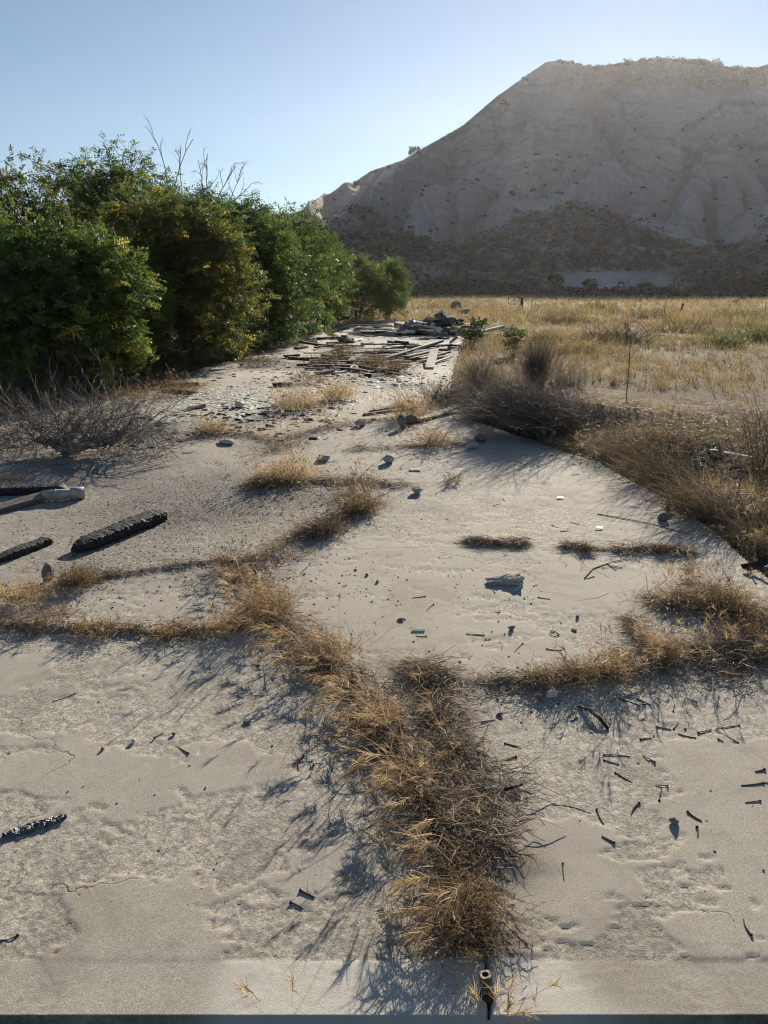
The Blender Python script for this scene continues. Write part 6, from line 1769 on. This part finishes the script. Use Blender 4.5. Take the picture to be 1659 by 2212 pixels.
# white fragments far right in the field
rock(2395 * .6636, 988 * .6636, (.45, .3, .25), 'dark and white heap in the far right field', 'stone_dark', 301)
lay(1640, 666, 1680, 664, 0.3, 0.12, 'wood_brown', 'brown beam in the field at the right edge', name='plank')

# ------------------------------------------------------------------ fragments nobody could count
def chips(n, pos, smin, smax, flat, mat, name, lab, tri=True):
    a = Acc(); x, y = pos[:, 0], pos[:, 1]
    z = np.where(in_slab(x, y), slab_fields(x, y)[0], ground_h(x, y))
    m = len(x); s = smin + (smax - smin) * RNG.uniform(0, 1, m) ** 2.5
    an = RNG.uniform(0, 6.28, m); ca, sa = np.cos(an), np.sin(an)
    base = np.array([[-1, -.6, 0], [1, -.5, 0], [.8, .6, 0], [-.7, .7, 0], [-.7, -.4, 1], [.8, -.3, .8], [.6, .4, 1], [-.5, .5, .8]])
    B = base[None] * (1 + RNG.normal(0, 0.25, (m, 8, 3))) * s[:, None, None] * np.array([1, 1, flat])
    V = np.stack([B[..., 0] * ca[:, None] - B[..., 1] * sa[:, None] + x[:, None], B[..., 0] * sa[:, None] + B[..., 1] * ca[:, None] + y[:, None], B[..., 2] + z[:, None]], -1)
    f = np.array([[4, 5, 6, 7], [0, 1, 5, 4], [1, 2, 6, 5], [2, 3, 7, 6], [3, 0, 4, 7]])
    FF = (f[None] + (np.arange(m) * 8)[:, None, None]).reshape(-1, 4)
    a.add(V.reshape(-1, 3), FF, 0.5)
    tag(a.build(name, M[mat]), lab, 'fragments', None, 'stuff')
def blob(px, py, sx, sy, n):
    c = P(px, py); return np.stack([RNG.normal(c[0], sx, n), RNG.normal(c[1], sy, n)], 1)
pos = np.concatenate([blob(430, 1060, .8, .65, 2600), blob(560, 1090, .5, .45, 1300), blob(300, 1130, .6, .5, 1300), blob(420, 1210, .5, .3, 500), blob(180, 1230, .45, .3, 500), blob(700, 1010, .7, .5, 500), blob(380, 1290, .5, .3, 300), blob(560, 940, .8, .6, 400)])
chips(0, pos, .0015, .0075, .5, 'wood_char', 'charcoal_bits', 'black charcoal bits strewn over the left slab')
pos = np.stack([RNG.uniform(-1.6, 1.7, 420), RNG.uniform(1.6, 6.0, 420)], 1)
chips(0, pos, .0018, .006, .6, 'stone_dark', 'dark_grit', 'dark grit sprinkled over the near panels')
pos = np.concatenate([blob(1000, 1480, .25, .12, 200), blob(700, 1250, .35, .3, 160), blob(900, 1290, .5, .3, 120)])
chips(0, pos, .002, .007, .6, 'wood_brown', 'wood_crumbs', 'brown wood crumbs along the joints')
pos = np.concatenate([blob(560, 868, .85, .8, 3200), blob(450, 845, .5, .5, 300), blob(760, 850, .8, .5, 350)])
k = in_slab(pos[:, 0], pos[:, 1]); pos = pos[k]
chips(0, pos, .008, .042, .13, 'flake', 'plaster_flakes', 'pale green white plaster flakes littering the rear slab')
pos = np.concatenate([blob(780, 815, 1.2, .7, 350), blob(840, 770, 1.0, 1.6, 400), blob(700, 790, .9, 1.2, 200), blob(560, 900, .9, .8, 500)])
chips(0, pos, .015, .07, .25, 'wood_char', 'burnt_scraps', 'black burnt scraps around the rear boards')
pos = np.concatenate([blob(860, 745, 1.4, 3.0, 260), blob(900, 715, 1.8, 3.0, 260), blob(790, 830, .9, .6, 160)])
chips(0, pos, .02, .09, .2, 'panel', 'pale_scraps', 'pale scraps around the rear boards')
# thatch and litter of the right bank, and leaf litter under the trees
a = Acc()
c = P(1500, 960)
n = 7000
pos = np.stack([RNG.normal(c[0], 1.2, n), RNG.normal(c[1], 1.1, n)], 1)
pos = np.concatenate([pos, blob(1150, 900, .8, .6, 2500), blob(1560, 1120, .35, .35, 1800)])
k = ~in_slab(pos[:, 0], pos[:, 1]); pos = pos[k]
b = np.concatenate([pos, ground_h(pos[:, 0], pos[:, 1])[:, None]], 1)
thatch(a, b, 0.05, 0.22, 0.0035, 0.05, 0.42, 0.5)
tag(a.build('dead_thatch', M['thatch']), 'matted dead stems covering the bank right of the slab', 'thatch', None, 'stuff')
a = Acc()
n = 3800
pos = np.concatenate([blob(60, 900, 1.2, 1.0, 1200), blob(300, 850, 1.2, 1.2, 1300), blob(560, 775, 1.6, 2.0, 1300)])
k = ~in_slab(pos[:, 0], pos[:, 1]) | (RNG.uniform(0, 1, len(pos)) < 0.25); pos = pos[k]
z = np.where(in_slab(pos[:, 0], pos[:, 1]), 0.0, ground_h(pos[:, 0], pos[:, 1]))
thatch(a, np.concatenate([pos, z[:, None]], 1), 0.06, 0.3, 0.006, 0.05, 0.35, 0.5)
tag(a.build('leaf_litter', M['thatch']), 'brown twig and leaf litter under the locust trees', 'litter', None, 'stuff')
# long pale straws lying on the mats
a = Acc()
b = np.concatenate([along(STRIPS['side'], 60, 0.08), along(STRIPS['main'], 50, 0.1), along(STRIPS['righte'], 40, 0.1), along(STRIPS['ringb'], 40, 0.12)])
b[:, 2] += RNG.uniform(0.01, 0.05, len(b))
an = RNG.uniform(0, 6.28, len(b))
pts = grow(b, np.stack([np.cos(an), np.sin(an), RNG.normal(0.05, .25, len(b))], 1), RNG.uniform(.08, .26, len(b)), 5, .3, .9, 0.008)
V, Fq = tubes(pts, .0017, .6, 4); a.add(V, Fq, np.repeat(RNG.uniform(.6, 1, len(b)), 24))
tag(a.build('pale_straw', M['thatch']), 'long pale straws lying over the weed mats', 'straw', None, 'stuff')

# ================================================================== HAZE
bm = bmesh.new(); bmesh.ops.create_cube(bm, size=1.0)
for v in bm.verts: v.co = Vector((v.co.x * 2440, v.co.y * 2440, (v.co.z + 0.5) * 240 - 3))
me = bpy.data.meshes.new('haze'); bm.to_mesh(me); bm.free()
hz = NT('haze')
pv = hz.n('ShaderNodeVolumePrincipled')
pv.inputs['Color'].default_value = (0.92, 0.92, 0.92, 1); pv.inputs['Density'].default_value = HAZE_DENSITY; pv.inputs['Anisotropy'].default_value = 0.6
hz.l(pv.outputs[0], hz.out.inputs['Volume'])
tag(link('haze', me, hz.m), 'thin sunlit haze over the whole valley', 'haze', None, 'stuff')
